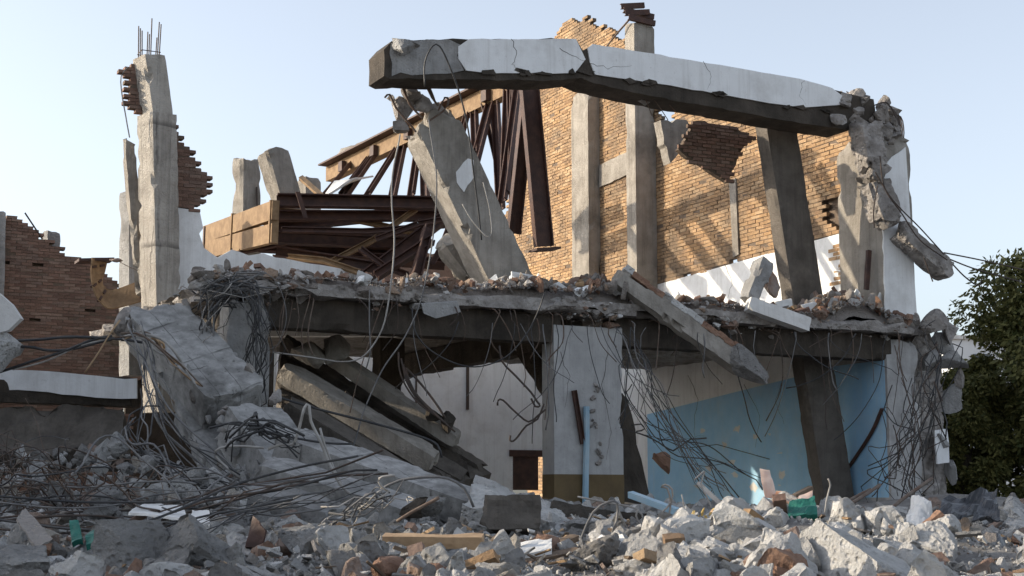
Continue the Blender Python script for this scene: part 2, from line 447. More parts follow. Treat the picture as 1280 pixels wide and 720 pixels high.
def catmull(pts, step):
    pts = np.array(pts, float)
    if len(pts) == 2: pts = np.array([pts[0], (pts[0] + pts[1]) / 2, pts[1]])
    q = np.concatenate([[2 * pts[0] - pts[1]], pts, [2 * pts[-1] - pts[-2]]])
    out = []
    for i in range(1, len(q) - 2):
        a, b_, c, d = q[i-1], q[i], q[i+1], q[i+2]
        k = max(2, int(np.linalg.norm(c - b_) / step))
        for t in np.arange(k) / k:
            out.append(0.5 * ((2*b_) + (-a+c)*t + (2*a-5*b_+4*c-d)*t*t + (-a+3*b_-3*c+d)*t**3))
    out.append(pts[-1])
    return np.array(out)
def tube(pts, r, sides=5, step=0.12, smooth=True, mb=None, mi=0, wob=0.0, seed=0):
    p = catmull(pts, step) if smooth else np.array(pts, float)
    if wob:
        n = len(p)
        for k in range(3): p[:, k] += wob * fbm(np.stack([np.arange(n) * 0.085, np.full(n, k * 9.1 + seed), np.zeros(n)], 1), 1, 2, seed) * np.minimum(1, np.minimum(np.arange(n), n - 1 - np.arange(n)) / 2)
    n = len(p)
    t = np.gradient(p, axis=0); t /= np.linalg.norm(t, axis=1)[:, None] + 1e-9
    up = np.array([0.31, 0.17, 0.93])
    s = np.cross(t, up); bad = np.linalg.norm(s, axis=1) < 0.15
    s[bad] = np.cross(t[bad], np.array([1.0, 0.2, 0]))
    s /= np.linalg.norm(s, axis=1)[:, None]; w = np.cross(s, t)
    a = np.arange(sides) * 2 * math.pi / sides
    rr = np.broadcast_to(np.asarray(r, float), (n,)) if np.ndim(r) else np.full(n, r)
    v = (p[:, None, :] + rr[:, None, None] * (np.cos(a)[None, :, None] * s[:, None, :] + np.sin(a)[None, :, None] * w[:, None, :])).reshape(-1, 3)
    f = [(i*sides+j, i*sides+(j+1) % sides, (i+1)*sides+(j+1) % sides, (i+1)*sides+j) for i in range(n-1) for j in range(sides)]
    f += [tuple(range(sides))[::-1], tuple(range((n-1)*sides, n*sides))]
    mb = mb or MB(); mb.add(v, f, mi)
    return mb
def channel(A, B, h, w, t, ref, mb=None, kind='C', twist=0.0, mi=0):
    """rolled steel section from A to B: web h high, flanges w wide, plate t; ref = way the flanges point"""
    A = np.asarray(A, float); B = np.asarray(B, float)
    ax, ay, az = frame(A, B, ref)
    Lg = np.linalg.norm(B - A); c = (A + B) / 2
    mb = mb or MB()
    if kind == 'C':
        mb.add(box_v(c, ax, ay, az, Lg, h, t), BOXF, mi)
        for s in (-1, 1): mb.add(box_v(c + ay * s * (h/2 - t/2) + az * (w/2 + 0.001), ax, ay, az, Lg, t, w - t), BOXF, mi)
    else:
        mb.add(box_v(c, ax, ay, az, Lg, h - 2*t, t), BOXF, mi)
        for s in (-1, 1): mb.add(box_v(c + ay * s * (h/2 - t/2), ax, ay, az, Lg, t, w), BOXF, mi)
    return mb

# rocks: icosphere cut by random planes, then worn
def ico(sub):
    bm = bmesh.new(); bmesh.ops.create_icosphere(bm, subdivisions=sub, radius=1.0)
    v = np.array([x.co[:] for x in bm.verts]); f = [tuple(y.index for y in x.verts) for x in bm.faces]
    bm.free(); return v, f
ICO = {s: ico(s) for s in (1, 2, 3, 4, 5)}
def rock(sub, seed, cuts=11, flat=(1, 1, 1), rough=0.05):
    r = np.random.default_rng(seed)
    if sub == 1:                                  # small angular chip
        bm = bmesh.new()
        for k in range(int(r.integers(9, 13))): bm.verts.new(nrm(r.normal(size=3)) * r.uniform(0.75, 1.0))
        q = bmesh.ops.convex_hull(bm, input=bm.verts)
        bmesh.ops.delete(bm, geom=[x for x in q['geom_interior'] if isinstance(x, bmesh.types.BMVert)], context='VERTS')
        bm.verts.index_update()
        v = np.array([x.co[:] for x in bm.verts]); f = [tuple(y.index for y in x.verts) for x in bm.faces]
        bm.free()
        return v * np.array(flat), f
    v, f = ICO[sub]; v = v.copy()
    for k in range(cuts + 4):
        n = nrm(r.normal(size=3)); d = r.uniform(0.30, 0.66)
        s = v @ n; m_ = s > d
        v[m_] -= (s[m_] - d)[:, None] * n
    v /= np.abs(v).max()
    v += v * (fbm(v + seed, 2.0, 4, seed) * rough * 1.1)[:, None]
    if sub >= 3: v += nrm_rows(v) * (fbm(v * 1.0 + seed, 5.5, 3, seed + 3) * rough * 0.8)[:, None]
    if sub >= 4: v += nrm_rows(v) * (fbm(v * 1.0 + seed, 14.0, 2, seed + 6) * rough * 0.45)[:, None]
    v *= np.array(flat)
    v /= np.abs(v).max()
    return v, f
def nrm_rows(v): return v / (np.linalg.norm(v, axis=1)[:, None] + 1e-9)
def rotm(r):
    return np.array(Euler((r.uniform(0, 6.28), r.uniform(0, 6.28), r.uniform(0, 6.28))).to_matrix())

# ------------------------------------------------------------------ brick walls
def in_poly(x, y, poly):
    ins = False; n = len(poly); j = n - 1
    for i in range(n):
        xi, yi = poly[i]; xj, yj = poly[j]
        if (yi > y) != (yj > y) and x < (xj - xi) * (y - yi) / (yj - yi) + xi: ins = not ins
        j = i
    return ins
def brick_field(parent, O, ea, eb, en, poly, bl, bh, mat, thick=0.12, joint=0.020, prefer=None, holes=(), seed=0, miss=0.004, nmax=300, jit=1.0):
    """running-bond bricks inside poly (wall coordinates a, b in metres from O); en points out of the wall.
    The nmax bricks that prefer() ranks first are objects of their own, the rest one part; mortar lies behind the faces."""
    r = np.random.default_rng(seed)
    a0 = min(p[0] for p in poly); a1 = max(p[0] for p in poly); b0 = min(p[1] for p in poly); b1 = max(p[1] for p in poly)
    cells = []; mort = MB()
    row = 0; bb = b0
    while bb < b1:
        aa = a0 - (bl / 2 if row % 2 else 0)
        run = None
        while aa < a1 + bl:
            ca, cb = aa + bl / 2, bb + bh / 2
            jx, jy = r.normal(0, bl * 0.28 * jit), r.normal(0, bh * 0.5 * jit)
            ok = in_poly(ca + jx, cb + jy, poly) and not any(in_poly(ca, cb, h) for h in holes)
            if ok:
                if run is None: run = aa
                if r.random() > miss: cells.append((ca, cb))
            elif run is not None:
                mort.add(box_v(O + ea * (run + aa) / 2 + eb * cb - en * (thick / 2 + 0.014), ea, eb, en, aa - run - 0.02, bh, thick), BOXF); run = None
            aa += bl
        bb += bh; row += 1
    protos = []
    for k in range(6):
        v = box_v((0, 0, 0), (1, 0, 0), (0, 1, 0), (0, 0, 1), bl - joint, bh - joint, thick)
        v += r.normal(0, 0.004, v.shape); protos.append(v)
    R3 = np.stack([ea, eb, en], 1)
    rank = sorted(range(len(cells)), key=lambda i: prefer(*cells[i]) if prefer else cells[i][0])
    solo = set(rank[:nmax])
    pm = [mesh_from('brick', v @ R3.T, BOXF, mat) for v in protos]
    rest = MB()
    for i, (ca, cb) in enumerate(cells):
        k = r.integers(6)
        c = O + ea * (ca + r.normal(0, 0.004)) + eb * (cb + r.normal(0, 0.003)) + en * (r.normal(0, 0.006) - thick / 2)
        if i in solo: link('brick', pm[k], c, parent)
        else: rest.add(protos[k] @ R3.T + c, BOXF)
    if rest.v: build('bricks', rest, mat, parent, kind='stuff')
    if mort.v: build('mortar', mort, 'mortar', parent)
    return len(cells)

# ================================================================== THE GROUND
GZ = -1.62
def H(x, y):
    """height of the heaped rubble over the site"""
    x = np.asarray(x, float); y = np.asarray(y, float)
    t = np.clip((y - 7.0) / 4.6, 0, 1); t = t * t * (3 - 2 * t)
    z = GZ + (GZ * -1 - 0.68) * t
    z = z + np.clip((y - 11.6) / 14.5, 0, 1.15) * 0.36
    def bump(cx, cy, sx, sy, a): return a * np.exp(-((x - cx) / sx) ** 2 - ((y - cy) / sy) ** 2)
    z = z + bump(2.75, 15.4, 1.15, 2.0, 0.33) + bump(4.1, 14.0, 0.9, 1.6, 0.14) + bump(1.5, 14.5, 0.8, 1.5, 0.10)
    z = z + bump(-6.0, 24.5, 2.6, 2.2, 0.30) + bump(-2.2, 22.5, 2.0, 1.6, 0.18) + bump(-4.5, 17, 1.6, 2.0, 0.10) + bump(-1.9, 12.4, 0.9, 0.9, 0.08)
    z = z + bump(8.6, 29.5, 1.6, 2.0, 0.28) - bump(5.6, 16.0, 1.0, 3.0, 0.12)
    p = np.stack([x, y, np.zeros_like(x)], 1)
    z = z + 0.10 * fbm(p, 0.8, 4, 3) * np.clip((y - 9) / 4, 0, 1)
    # beyond the building the heap dies away
    back = np.clip((y - 34 - 0.5 * x) / 8, 0, 1)
    side = np.clip((np.abs(x - 0.5) - 13.5) / 5, 0, 1)
    k = np.maximum(back, side)
    return z * (1 - k) + GZ * k
mb = MB()
mb.add([(-900, -400, GZ - 0.02), (900, -400, GZ - 0.02), (900, 1400, GZ - 0.02), (-900, 1400, GZ - 0.02)], [(0, 1, 2, 3)])
build('ground', mb, 'earth', kind='structure')
xs = np.arange(-20, 20.01, 0.16); ys = np.arange(6.6, 46, 0.16)
gx, gy = np.meshgrid(xs, ys, indexing='ij')
hz = H(gx.ravel(), gy.ravel())
nx_, ny_ = len(xs), len(ys)
ii = (np.arange(nx_ - 1)[:, None] * ny_ + np.arange(ny_ - 1)[None, :]).ravel()
mb = MB(); mb.add(np.stack([gx.ravel(), gy.ravel(), hz], 1), np.stack([ii, ii + ny_, ii + ny_ + 1, ii + 1], 1))
build('terrain', mb, 'dust', kind='structure', smooth=True)

# ================================================================== THE BUILDING
UC = loc(onV(1103, 300, 0))[0]            # front-left edge of the corner pier
US = UC + 0.20                            # face of the side wall
FL = 3.88                                 # upper floor
bld = empty('ruined_building', L(0, 0, GZ), 'half demolished two storey concrete frame building with blue and white walls', 'building')

# upper floor slab and the beams under its edge
u0 = loc(onV(243, 370, 0))[0]; u1 = loc(onV(1158, 405, 0))[0]
mb = rbox(L((u0 + u1) / 2, 5.1, 3.755), EU, EV, EZ, u1 - u0, 10.9, 0.26, cell=0.21, rough=0.05, chip=0.30, jag=(0.5, 0.5), seed=1)
build('floor_slab', mb, 'concrete_broken', bld)
ul = loc(onV(338, 400, 0))[0]; um0 = loc(onV(691, 500, 0))[0]; um1 = loc(onV(777, 500, 0))[0]
mb = rbox(L((ul + um0) / 2 + 0.03, 0.25, 3.335), EU, EV, EZ, um0 - ul + 0.3, 0.5, 0.58, cell=0.14, rough=0.008, chip=0.05, seed=2)
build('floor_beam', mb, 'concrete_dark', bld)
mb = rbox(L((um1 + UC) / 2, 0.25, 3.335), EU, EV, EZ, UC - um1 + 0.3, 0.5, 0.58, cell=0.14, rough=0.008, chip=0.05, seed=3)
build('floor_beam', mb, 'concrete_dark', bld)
# inner beams running back from the columns carry the slab
for uu in (ul - 0.3, (um0 + um1) / 2):
    mb = rbox(L(uu, 5.3, 3.33), EV, EU, EZ, 9.6, 0.4, 0.56, cell=0.2, chip=0.05, seed=4)
    build('floor_beam', mb, 'concrete_dark', bld)

# front columns
uc0 = loc(onV(283, 450, 0))[0]
mb = rbox(L((uc0 + ul) / 2, 0.33, 1.05), EZ, EU, EV, 5.3, ul - uc0, 0.66, cell=0.13, chip=0.07, jag=(0, 0.35), seed=5)
build('column', mb, 'concrete_cold', bld)
mb = rbox(L((um0 + um1) / 2, 0.20, 0.95), EZ, EU, EV, 4.9, um1 - um0, 0.50, cell=0.16, rough=0.004, chip=0.03, seed=6)
mid = build('column', mb, 'pier_plaster', bld)
zb = loc(onV(735, 593, -0.06))[2]
mb = MB(); mb.add(box_v(L((um0 + um1) / 2, 0.190, (zb - 1.5) / 2), EU, EV, EZ, um1 - um0 + 0.012, 0.50, zb + 1.5), BOXF)
build('painted_skirting', mb, 'brown_paint', mid)
# broken-open chase with the downpipe
r = np.random.default_rng(5)
for k in range(26):
    t = r.uniform(0, 1)
    c = onV(742 + 8 * t + r.normal(0, 3.0), 480 + 105 * t + r.normal(0, 3), -0.06)
    if 0.18 < t < 0.42 or 0.58 < t < 0.8:
        if r.random() < 0.7: continue
    v, f = rock(2, int(r.integers(1e6))); build('broken_lump', MB().add(v @ rotm(r).T * r.uniform(0.03, 0.085) + c, f), 'concrete_broken', mid)
mb = tube([onV(733, 508, -0.13), onV(733, 560, -0.12), onV(732, 605, -0.14), onV(731, 665, -0.14)], 0.065, 8)
build('downpipe', mb, 'pipe_blue', mid)
mb = MB(); channel(onV(717, 488, -0.10), onV(728, 555, -0.10), 0.10, 0.06, 0.012, -EV, mb)
build('conduit', mb, 'steel', mid)

# corner pier, both floors
up1 = UC + 0.92
zt = loc(onV(1110, 163, 0))[2]
mb = rbox(L((UC + up1) / 2, 0.76, (FL - 0.05 + zt) / 2), EZ, EU, EV, zt - FL + 0.05, up1 - UC, 1.52, cell=0.17, rough=0.006, chip=0.04, jag=(0, 0.3), seed=7)
pier = build('corner_pier', mb, 'concrete', bld)
pl = [onV(1106, 397, 0), onV(1145, 393, 0), onV(1131, 184, 0), onV(1103, 205, 0), onV(1101, 240, 0)]
mb = prism(jagged([p - EV * 0.03 for p in pl], 0.2, 0.02, keep=(0, 1), seed=3), EV * 0.028)
build('plaster_coat', mb, 'plaster', pier)
mb = rbox(L((UC + up1) / 2, 0.95, 1.0), EZ, EU, EV, 5.2, up1 - UC, 1.9, cell=0.17, rough=0.006, chip=0.07, jag=(0, 0.2), seed=8)
pier2 = build('corner_pier', mb, 'pier_plaster', bld)
zb0 = loc(onV(1100, 622, 0))[2]
mb = MB(); mb.add(box_v(L(UC - 0.004, 0.98, (3.05 + zb0) / 2), EU, EV, EZ, 0.012, 1.80, 3.05 - zb0), BOXF)
build('blue_paint', mb, 'blue', pier2)
mb = tube([L(UC - 0.05, 0.15, 1.95), L(UC - 0.06, 0.6, 1.35), L(UC - 0.06, 1.75, 0.3)], 0.045, 6)
build('slanting_pipe', mb, 'steel', pier2)

# side wall: plaster below, brick gable above
def S(px, py, d=0.0):
    q = loc(onU(px, py, US - d)); return (q[1], q[2])
vA, zA = S(1060, 289); vB, zB = S(806, 360)
def zdado(v): return zA + (zB - zA) * (v - vA) / (vB - vA)
V0, V1 = 1.0, 17.9
VBK = 14.2
mb = prism([L(US, V0, GZ), L(US, VBK + 0.4, GZ), L(US, VBK + 0.4, zdado(VBK + 0.4)), L(US, V0, zdado(V0))], EU * 0.24)
swall = build('side_wall', mb, 'plaster', bld)
bl_pts = [S(809, 518), S(900, 495), S(1000, 470), S(1062, 454)]
mb = prism([L(US - 0.004, v, z) for v, z in bl_pts] + [L(US - 0.004, V0, bl_pts[-1][1] + 0.1), L(US - 0.004, V0, GZ), L(US - 0.004, bl_pts[0][0], GZ)], EU * 0.003)
build('blue_paint', mb, 'blue', swall)
mb = MB(); mb.add(box_v(L(US - 0.014, (V0 + 9) / 2, S(980, 568)[1]), EV, EZ, EU, 9 - V0, 0.05, 0.02), BOXF)
build('dado_rail', mb, 'blue', swall)
gable = [(V0, zdado(V0) + 0.02), (V1 - 0.1, zdado(V1) + 0.02)]
for px, py in ((634, 330), (634, 220), (637, 160), (649, 118), (662, 92), (692, 62), (699, 30), (712, 22), (736, 26), (762, 40), (783, 52), (800, 66), (823, 100)): gable.append(S(px, py))
gable += [S(824, 152), S(829, 186), S(838, 190), S(838, 150), S(850, 120), S(900, 112), S(960, 128), S(1010, 138), S(1052, 150)]
gable.append((V0, S(1052, 160)[1]))
hole = [S(*q) for q in ((1028, 252), (1062, 244), (1062, 288), (1044, 290), (1030, 270))]
def pref(a, b):
    pr = L(US, a, b); dpt = pr @ C_F; px = 640 + F_PX * pr[0] / dpt; py = 360 - F_PX * (pr @ C_U) / dpt
    vis = (1001 < px < 1052 and py > 185) or (826 < px < 945 and py > 152 and not (850 < px < 925 and py < 225))
    return dpt + (0 if vis else 100)
nb = brick_field(swall, L(US, 0, 0), EV, EZ, -EU, gable, 0.34, 0.10, 'brick', holes=(hole,), prefer=pref, seed=21, miss=0.006)
# the lit strip of bare brick beyond the back wall, seen through the low opening
build('recess', prism([L(US + 0.16, a, b) for a, b in ((V0, zdado(V0)), (6.0, zdado(6.0)), (6.0, 8.6), (V0, 8.6))], EU * 0.05), 'mortar', swall)
brick_field(swall, L(US, 0, 0), EV, EZ, -EU, [(VBK + 0.5, GZ), (V1, GZ), (V1, zdado(V1)), (VBK + 0.5, zdado(VBK))], 0.34, 0.10, 'brick', seed=22, nmax=0)
# bare brick where plaster fell off near the pier
pt = [S(*q) for q in ((1037, 308), (1058, 298), (1060, 352), (1047, 356), (1044, 330))]
brick_field(swall, L(US - 0.012, 0, 0), EV, EZ, -EU, pt, 0.34, 0.10, 'brick', thick=0.03, seed=23)
# lintel, thin strip
mb = prism(jagged([L(US - 0.07, *S(*q)) for q in ((751, 207), (789, 188), (789, 217), (751, 235))], 0.3, 0.01), EU * 0.069)
build('lintel', mb, 'concrete', swall)
mb = prism([L(US - 0.05, *S(*q)) for q in ((913, 226), (921, 223), (925, 318), (918, 322))], EU * 0.049)
build('strip', mb, 'concrete', swall)
# pilasters against the side wall
def pilaster(px_edge, proj, dv, z1, seed, mat='concrete'):
    U = US - proj
    v0 = loc(onU(px_edge, 250, U))[1]
    mb = rbox(L(US - proj / 2, v0 + dv / 2, (FL + z1) / 2), EZ, EU, EV, z1 - FL, proj, dv, cell=0.2, rough=0.006, chip=0.035, jag=(0, 0.1), seed=seed)
    return build('column', mb, mat, bld), v0
c1, v1_ = pilaster(735.5, 0.42, 1.05, 12.6, 31)
z800 = loc(onU(795, 23, US - 0.70))[2]
c2, v2_ = pilaster(795, 0.70, 0.52, z800, 32)
# steel bracket on top of the taller column
for k, (h0, s0, s1) in enumerate(((0.06, 0.25, 1.0), (0.20, 0.05, 0.86), (0.33, 0.1, 1.1), (0.46, 0.0, 0.8))):
    mb = MB(); channel(L(US - 0.95 + 0.3 * s0, v2_ + 0.1 * k, z800 + h0), L(US - 0.95 + 0.9 * s1, v2_ + 0.1 * k - 0.15, z800 + h0 + (0.10 if k % 2 else -0.12)), 0.16, 0.1, 0.02, EV, mb)
    build('steel_bracket', mb, 'steel', bld)
mb = tube([L(US - 0.75, v2_, z800 + 0.1), L(US - 0.9, v2_ + 1.2, z800 - 0.5), L(US - 0.4, v2_ + 3.0, z800 - 0.85)], 0.03, 5)
build('stay_rod', mb, 'rebar', bld)

# ground-floor back wall with a low opening
bl0 = loc(onV(345, 500, VBK))[0]
op0 = loc(onV(641, 580, VBK)); op1 = loc(onV(692, 572, VBK))
zo = loc(onV(660, 571, VBK))[2]
mb = prism([L(bl0, VBK, GZ), L(op0[0], VBK, GZ), L(op0[0], VBK, zo), L(op1[0], VBK, zo), L(op1[0], VBK, GZ), L(US - 0.02, VBK, GZ), L(US - 0.02, VBK, 5.3), L(bl0, VBK, 5.3)], EV * 0.22)
bw = build('back_wall', mb, 'plaster', bld)
bl1 = loc(onV(160, 500, VBK))[0]
mb = prism(jagged([L(bl1, VBK + 0.23, GZ), L(bl0, VBK + 0.23, GZ), L(bl0, VBK + 0.23, 4.8), L(bl1, VBK + 0.23, 4.8)], 0.4, 0.05, keep=(0, 1), seed=6), EV * 0.2)
build('back_wall', mb, 'concrete_dark', bld)  # added dark plate; its colour stands in for the shade of the void
# unseen upper back wall in brick, added to keep sun off the ground floor
tp = [(loc(onV(px, py, VBK))[0], loc(onV(px, py, VBK))[2]) for px, py in ((636, 318), (600, 312), (560, 314), (510, 318), (450, 322), (400, 326), (345, 330), (300, 328), (228, 318), (222, 300), (168, 296))]
build('back_wall', prism(jagged([L(a, VBK + 0.01, b) for a, b in [(tp[-1][0], 3.0), (bl0 - 0.01, 4.52), (bl0, 5.31), (tp[0][0], 5.31)] + tp], 0.25, 0.05, keep=(0, 1, 2), seed=7), EV * 0.2), 'brick_red', bld)
mb = MB()
mb.add(box_v(L((op0[0] + op1[0]) / 2, VBK - 0.03, zo + 0.1), EU, EV, EZ, op1[0] - op0[0] + 0.25, 0.055, 0.2), BOXF)
mb.add(box_v(L(op0[0] + 0.42, VBK + 0.05, zo - 0.5), EU, EV, EZ, 0.9, 0.1, 1.0), BOXF)
build('window_frame', mb, 'steel', bw)
for px in (584, 500, 520):
    a = loc(onV(px, 430, VBK))[0]
    mb = MB(); mb.add(box_v(L(a, VBK - 0.04, 3.6 if px == 584 else 2.0), EU, EV, EZ, 0.07 if px == 584 else 0.03, 0.07, 2.1 if px == 584 else 5), BOXF)
    build('wall_pipe', mb, 'rebar_dark', bw)
# dark inner column behind the left bay
A = onV(486, 420, 6.2); a = loc(A)[0]
mb = rbox(L(a, 6.2, 1.2), EZ, EU, EV, 5.4, 0.62, 0.5, cell=0.2, chip=0.05, seed=9)
build('column', mb, 'concrete_dark', bld)

# the long roof beam, cracked in two, plaster still on its face
BD = 0.8
outline = [(480, 62), (490, 51), (600, 48.5), (720, 49), (729, 64), (740, 57), (900, 82.5), (1000, 100), (1060, 117), (1092, 124), (1094, 148), (1062, 163), (1000, 154), (920, 139), (850, 127), (800, 117), (742, 104), (726, 97), (700, 100), (600, 99), (488, 99), (480, 95)]
mb = prism(jagged([onV(px, py, 0) for px, py in outline], 0.2, 0.010, seed=8), EV * BD)
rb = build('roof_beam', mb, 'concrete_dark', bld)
for k, pts in enumerate(([(573, 58), (586, 49), (720, 48.5), (732, 74), (719, 91), (660, 92), (600, 90), (583, 88), (573, 73)],
                         [(735, 60), (741, 55), (900, 81), (1000, 98.5), (1040, 110), (1056, 122), (1050, 131), (1000, 134.5), (900, 118), (850, 109), (744, 93), (738, 78)])):
    mb = prism(jagged([onV(px, py, -0.035) for px, py in pts], 0.25, 0.006, seed=40 + k), EV * 0.034)
    build('plaster_coat', mb, 'plaster', rb)
# hairline cracks and fallen flakes at the plaster's lower edge
r = np.random.default_rng(44)
for k in range(16):
    px = r.uniform(600, 1040); py = (91 if px < 735 else 93 + (px - 744) * 0.158) + r.uniform(-2, 2)
    mb = MB(); n_ = 6; an = np.sort(r.uniform(0, 6.28, n_))
    c = onV(px, py, -0.05); pts = [c + (EU * math.cos(a) * r.uniform(.08, .3) + EZ * math.sin(a) * r.uniform(.03, .09)) for a in an]
    prism(pts, EV * 0.03, mb); build('flake', mb, 'concrete_dark', rb)
mb = prism(jagged([onV(px, py, -0.018) for px, py in ((489, 54), (560, 49), (575, 56), (571, 70), (580, 88), (560, 92), (490, 95))], 0.2, 0.02, seed=43), EV * 0.017)
build('grey_render_coat', mb, 'concrete_cold', rb)
v, f = rock(4, 77, 14, (1, 0.6, 0.55)); mb = MB(); mb.add(v * 0.36 + onV(502, 57, -0.12), f); build('broken_lump', mb, 'concrete_cold', rb)
for k, (a_, b_) in enumerate((((800, 112), (815, 145)), ((806, 113), (835, 150)), ((815, 115), (845, 140)))):
    mb = tube([onV(*a_, 0.3), onV((a_[0]+b_[0])/2, (a_[1]+b_[1])/2 - 3, 0.3), onV(*b_, 0.4)], 0.012, 4); build('rebar', mb, 'rebar', rb)
v, f = rock(3, 78, 10, (1, 0.5, 0.6)); mb = MB(); mb.add(v * 0.42 + onV(802, 116, 0.45), f); build('broken_lump', mb, 'concrete_cold', rb)
# shattered joint at the beam's far end
r = np.random.default_rng(12)
for k in range(44):
    px = r.uniform(1046, 1126); py = 112 + (px - 1050) * 0.42 + r.uniform(0, 38)
    if px < 1062 and py > 150: continue
    v, f = rock(3, 300 + k, 11, (1, r.uniform(0.6, 0.9), r.uniform(0.45, 0.9)))
    mb = MB(); mb.add(v @ rotm(r).T * r.uniform(0.10, 0.34) + onV(px, py, r.uniform(-0.22, 0.5)), f)
    build('broken_lump', mb, 'concrete_broken', rb)
for k in range(7):
    a_ = onV(1092 + k * 3, 132 + k * 2, 0.1 * k)
    mb = tube([a_, onV(1108 + k * 3, 128 + 3 * k, 0.1 * k), onV(1118 + k * 2, 142 + 4 * k, 0.1 * k), onV(1122 + k, 158 + 4 * k, 0.1 * k)], 0.016, 5)
    build('rebar', mb, 'rebar_dark', rb)
# ragged stub of wall on the far side of the corner pier
r = np.random.default_rng(15)
mb = rbox(L(up1 + 0.44, 0.85, 1.15), EZ, EU, EV, 5.4, 0.92, 1.3, cell=0.12, rough=0.09, chip=0.20, jag=(0.2, 0.5), seed=17)
stub = build('broken_wall_stub', mb, 'concrete_broken', bld)
mb = prism(jagged([onV(px, py, -0.06) for px, py in ((1168, 538), (1184, 536), (1187, 578), (1172, 580))], 0.2, 0.012, seed=5), EV * 0.05)
build('plaster_coat', mb, 'plaster', stub)
for k, (px, py, s) in enumerate(((1158, 452, .42), (1172, 432, .5), (1190, 450, .4), (1168, 480, .3), (1186, 500, .42), (1150, 470, .2), (1176, 556, .36), (1190, 590, .3), (1160, 610, .36), (1180, 625, .45), (1135, 500, .14), (1138, 470, .16), (1200, 470, .3), (1186, 414, .4), (1165, 402, .4), (1143, 398, .25))):
    v, f = rock(3, 500 + k, 9, (1, 0.6, r.uniform(0.7, 1.0)))
    mb = MB(); mb.add(v @ rotm(r).T * s + onV(px, py, r.uniform(-0.1, 0.4)), f)
    build('broken_lump', mb, 'concrete_cold' if k < 8 else 'concrete_broken', stub)

# cracks running through plaster and concrete
def crack(parent, fn, pts, w=0.010, seed=0):
    r = np.random.default_rng(seed); q = []
    for (x0, y0), (x1, y1) in zip(pts[:-1], pts[1:]):
        for t in np.linspace(0, 1, 5)[:-1]: q.append(fn(x0 + (x1 - x0) * t + r.normal(0, 0.9), y0 + (y1 - y0) * t + r.normal(0, 0.9)))
    q.append(fn(*pts[-1]))
    build('crack', tube(q, w * np.linspace(1.0, 0.35, len(q)), 4, smooth=False), 'concrete_dark', parent)
onB = lambda x, y: onV(x, y, -0.036)
for k, pts in enumerate((((640, 49), (646, 66), (640, 80), (648, 91)), ((735, 80), (760, 84), (790, 82)), ((880, 78), (890, 96), (884, 112)), ((1005, 99), (998, 118), (1010, 134)), ((700, 60), (716, 70), (731, 76)))): crack(rb, onB, pts, 0.007, 60 + k)
onW = lambda x, y: onU(x, y, US - 0.006)
for k, pts in enumerate((((860, 470), (872, 500), (866, 540), (880, 570)), ((930, 480), (950, 520), (944, 560)), ((830, 540), (850, 550), (880, 545)), ((980, 470), (970, 500), (980, 530)), ((905, 330), (915, 350), (910, 372)))): crack(swall, onW, pts, 0.007, 70 + k)
onM = lambda x, y: onV(x, y, -0.052)
for k, pts in enumerate((((700, 440), (712, 470), (706, 510)), ((760, 440), (752, 480), (764, 540), (758, 575)))): crack(mid, onM, pts, 0.006, 80 + k)
# patches where the paint came off the blue wall
r = np.random.default_rng(90)
for k in range(14):
    px = r.uniform(830, 980); py = r.uniform(530, 610)
    n_ = 9; an = np.sort(r.uniform(0, 6.28, n_)); s0 = r.uniform(0.03, 0.14)
    c = onU(px, py, US - 0.008); pts = [c + EV * math.cos(a) * s0 * r.uniform(.5, 1.2) * 1.6 + EZ * math.sin(a) * s0 * r.uniform(.4, 1.1) for a in an]
    build('bare_patch', prism(pts, EU * 0.003), 'plaster_dirty', swall)

# chipped fringe along the slab edge
r = np.random.default_rng(18)
CHIP = [rock(1, 9000 + k) for k in range(40)]
mb = MB()
for k in range(4200):
    uu = r.uniform(u0, u1)
    den = 0.5 + 0.9 * vnoise(np.array([[uu * 0.9, 3.3, 0]]), 5)[0]
    if r.random() > den: continue
    v, f = CHIP[int(r.integers(40))]
    sz = min(0.016 * (1 + r.pareto(1.35)), 0.20)
    mb.add(v @ rotm(r).T * sz * np.array([1.2, 1, 0.7]) + L(uu, -0.30 + r.uniform(-0.06, 0.35), 3.78 + r.normal(0, 0.10) - (0.22 * r.random() if r.random() < 0.2 else 0)), f)
build('crumbled_slab_edge', mb, 'rock_floor', bld, kind='stuff')
# hooked bars and wires sticking out of the slab edge
for k in range(46):
    px = r.uniform(345, 1120); z0 = r.uniform(3.5, 3.75)
    base = L(loc(onV(px, 400, 0))[0], -0.05, z0)
    ln = r.uniform(0.25, 1.1) if k % 4 else r.uniform(1.0, 2.4)
    sx_ = r.normal(0, 0.25)
    pts = [base, base - EV * r.uniform(0.25, 0.4) + EZ * -0.05 + EU * sx_ * 0.3, base - EV * r.uniform(0.2, 0.5) - EZ * ln * 0.6 + EU * sx_, base - EV * r.uniform(0.1, 0.5) - EZ * ln + EU * (sx_ * 1.3 + r.normal(0, 0.15))]
    build('rebar', tube(pts, r.choice([0.007, 0.010, 0.013]), 4, wob=0.05, seed=k), 'rebar' if k % 3 else 'rebar_dark', bld)

# ================================================================== STANDING REMAINS ON THE LEFT
VL = 5.0
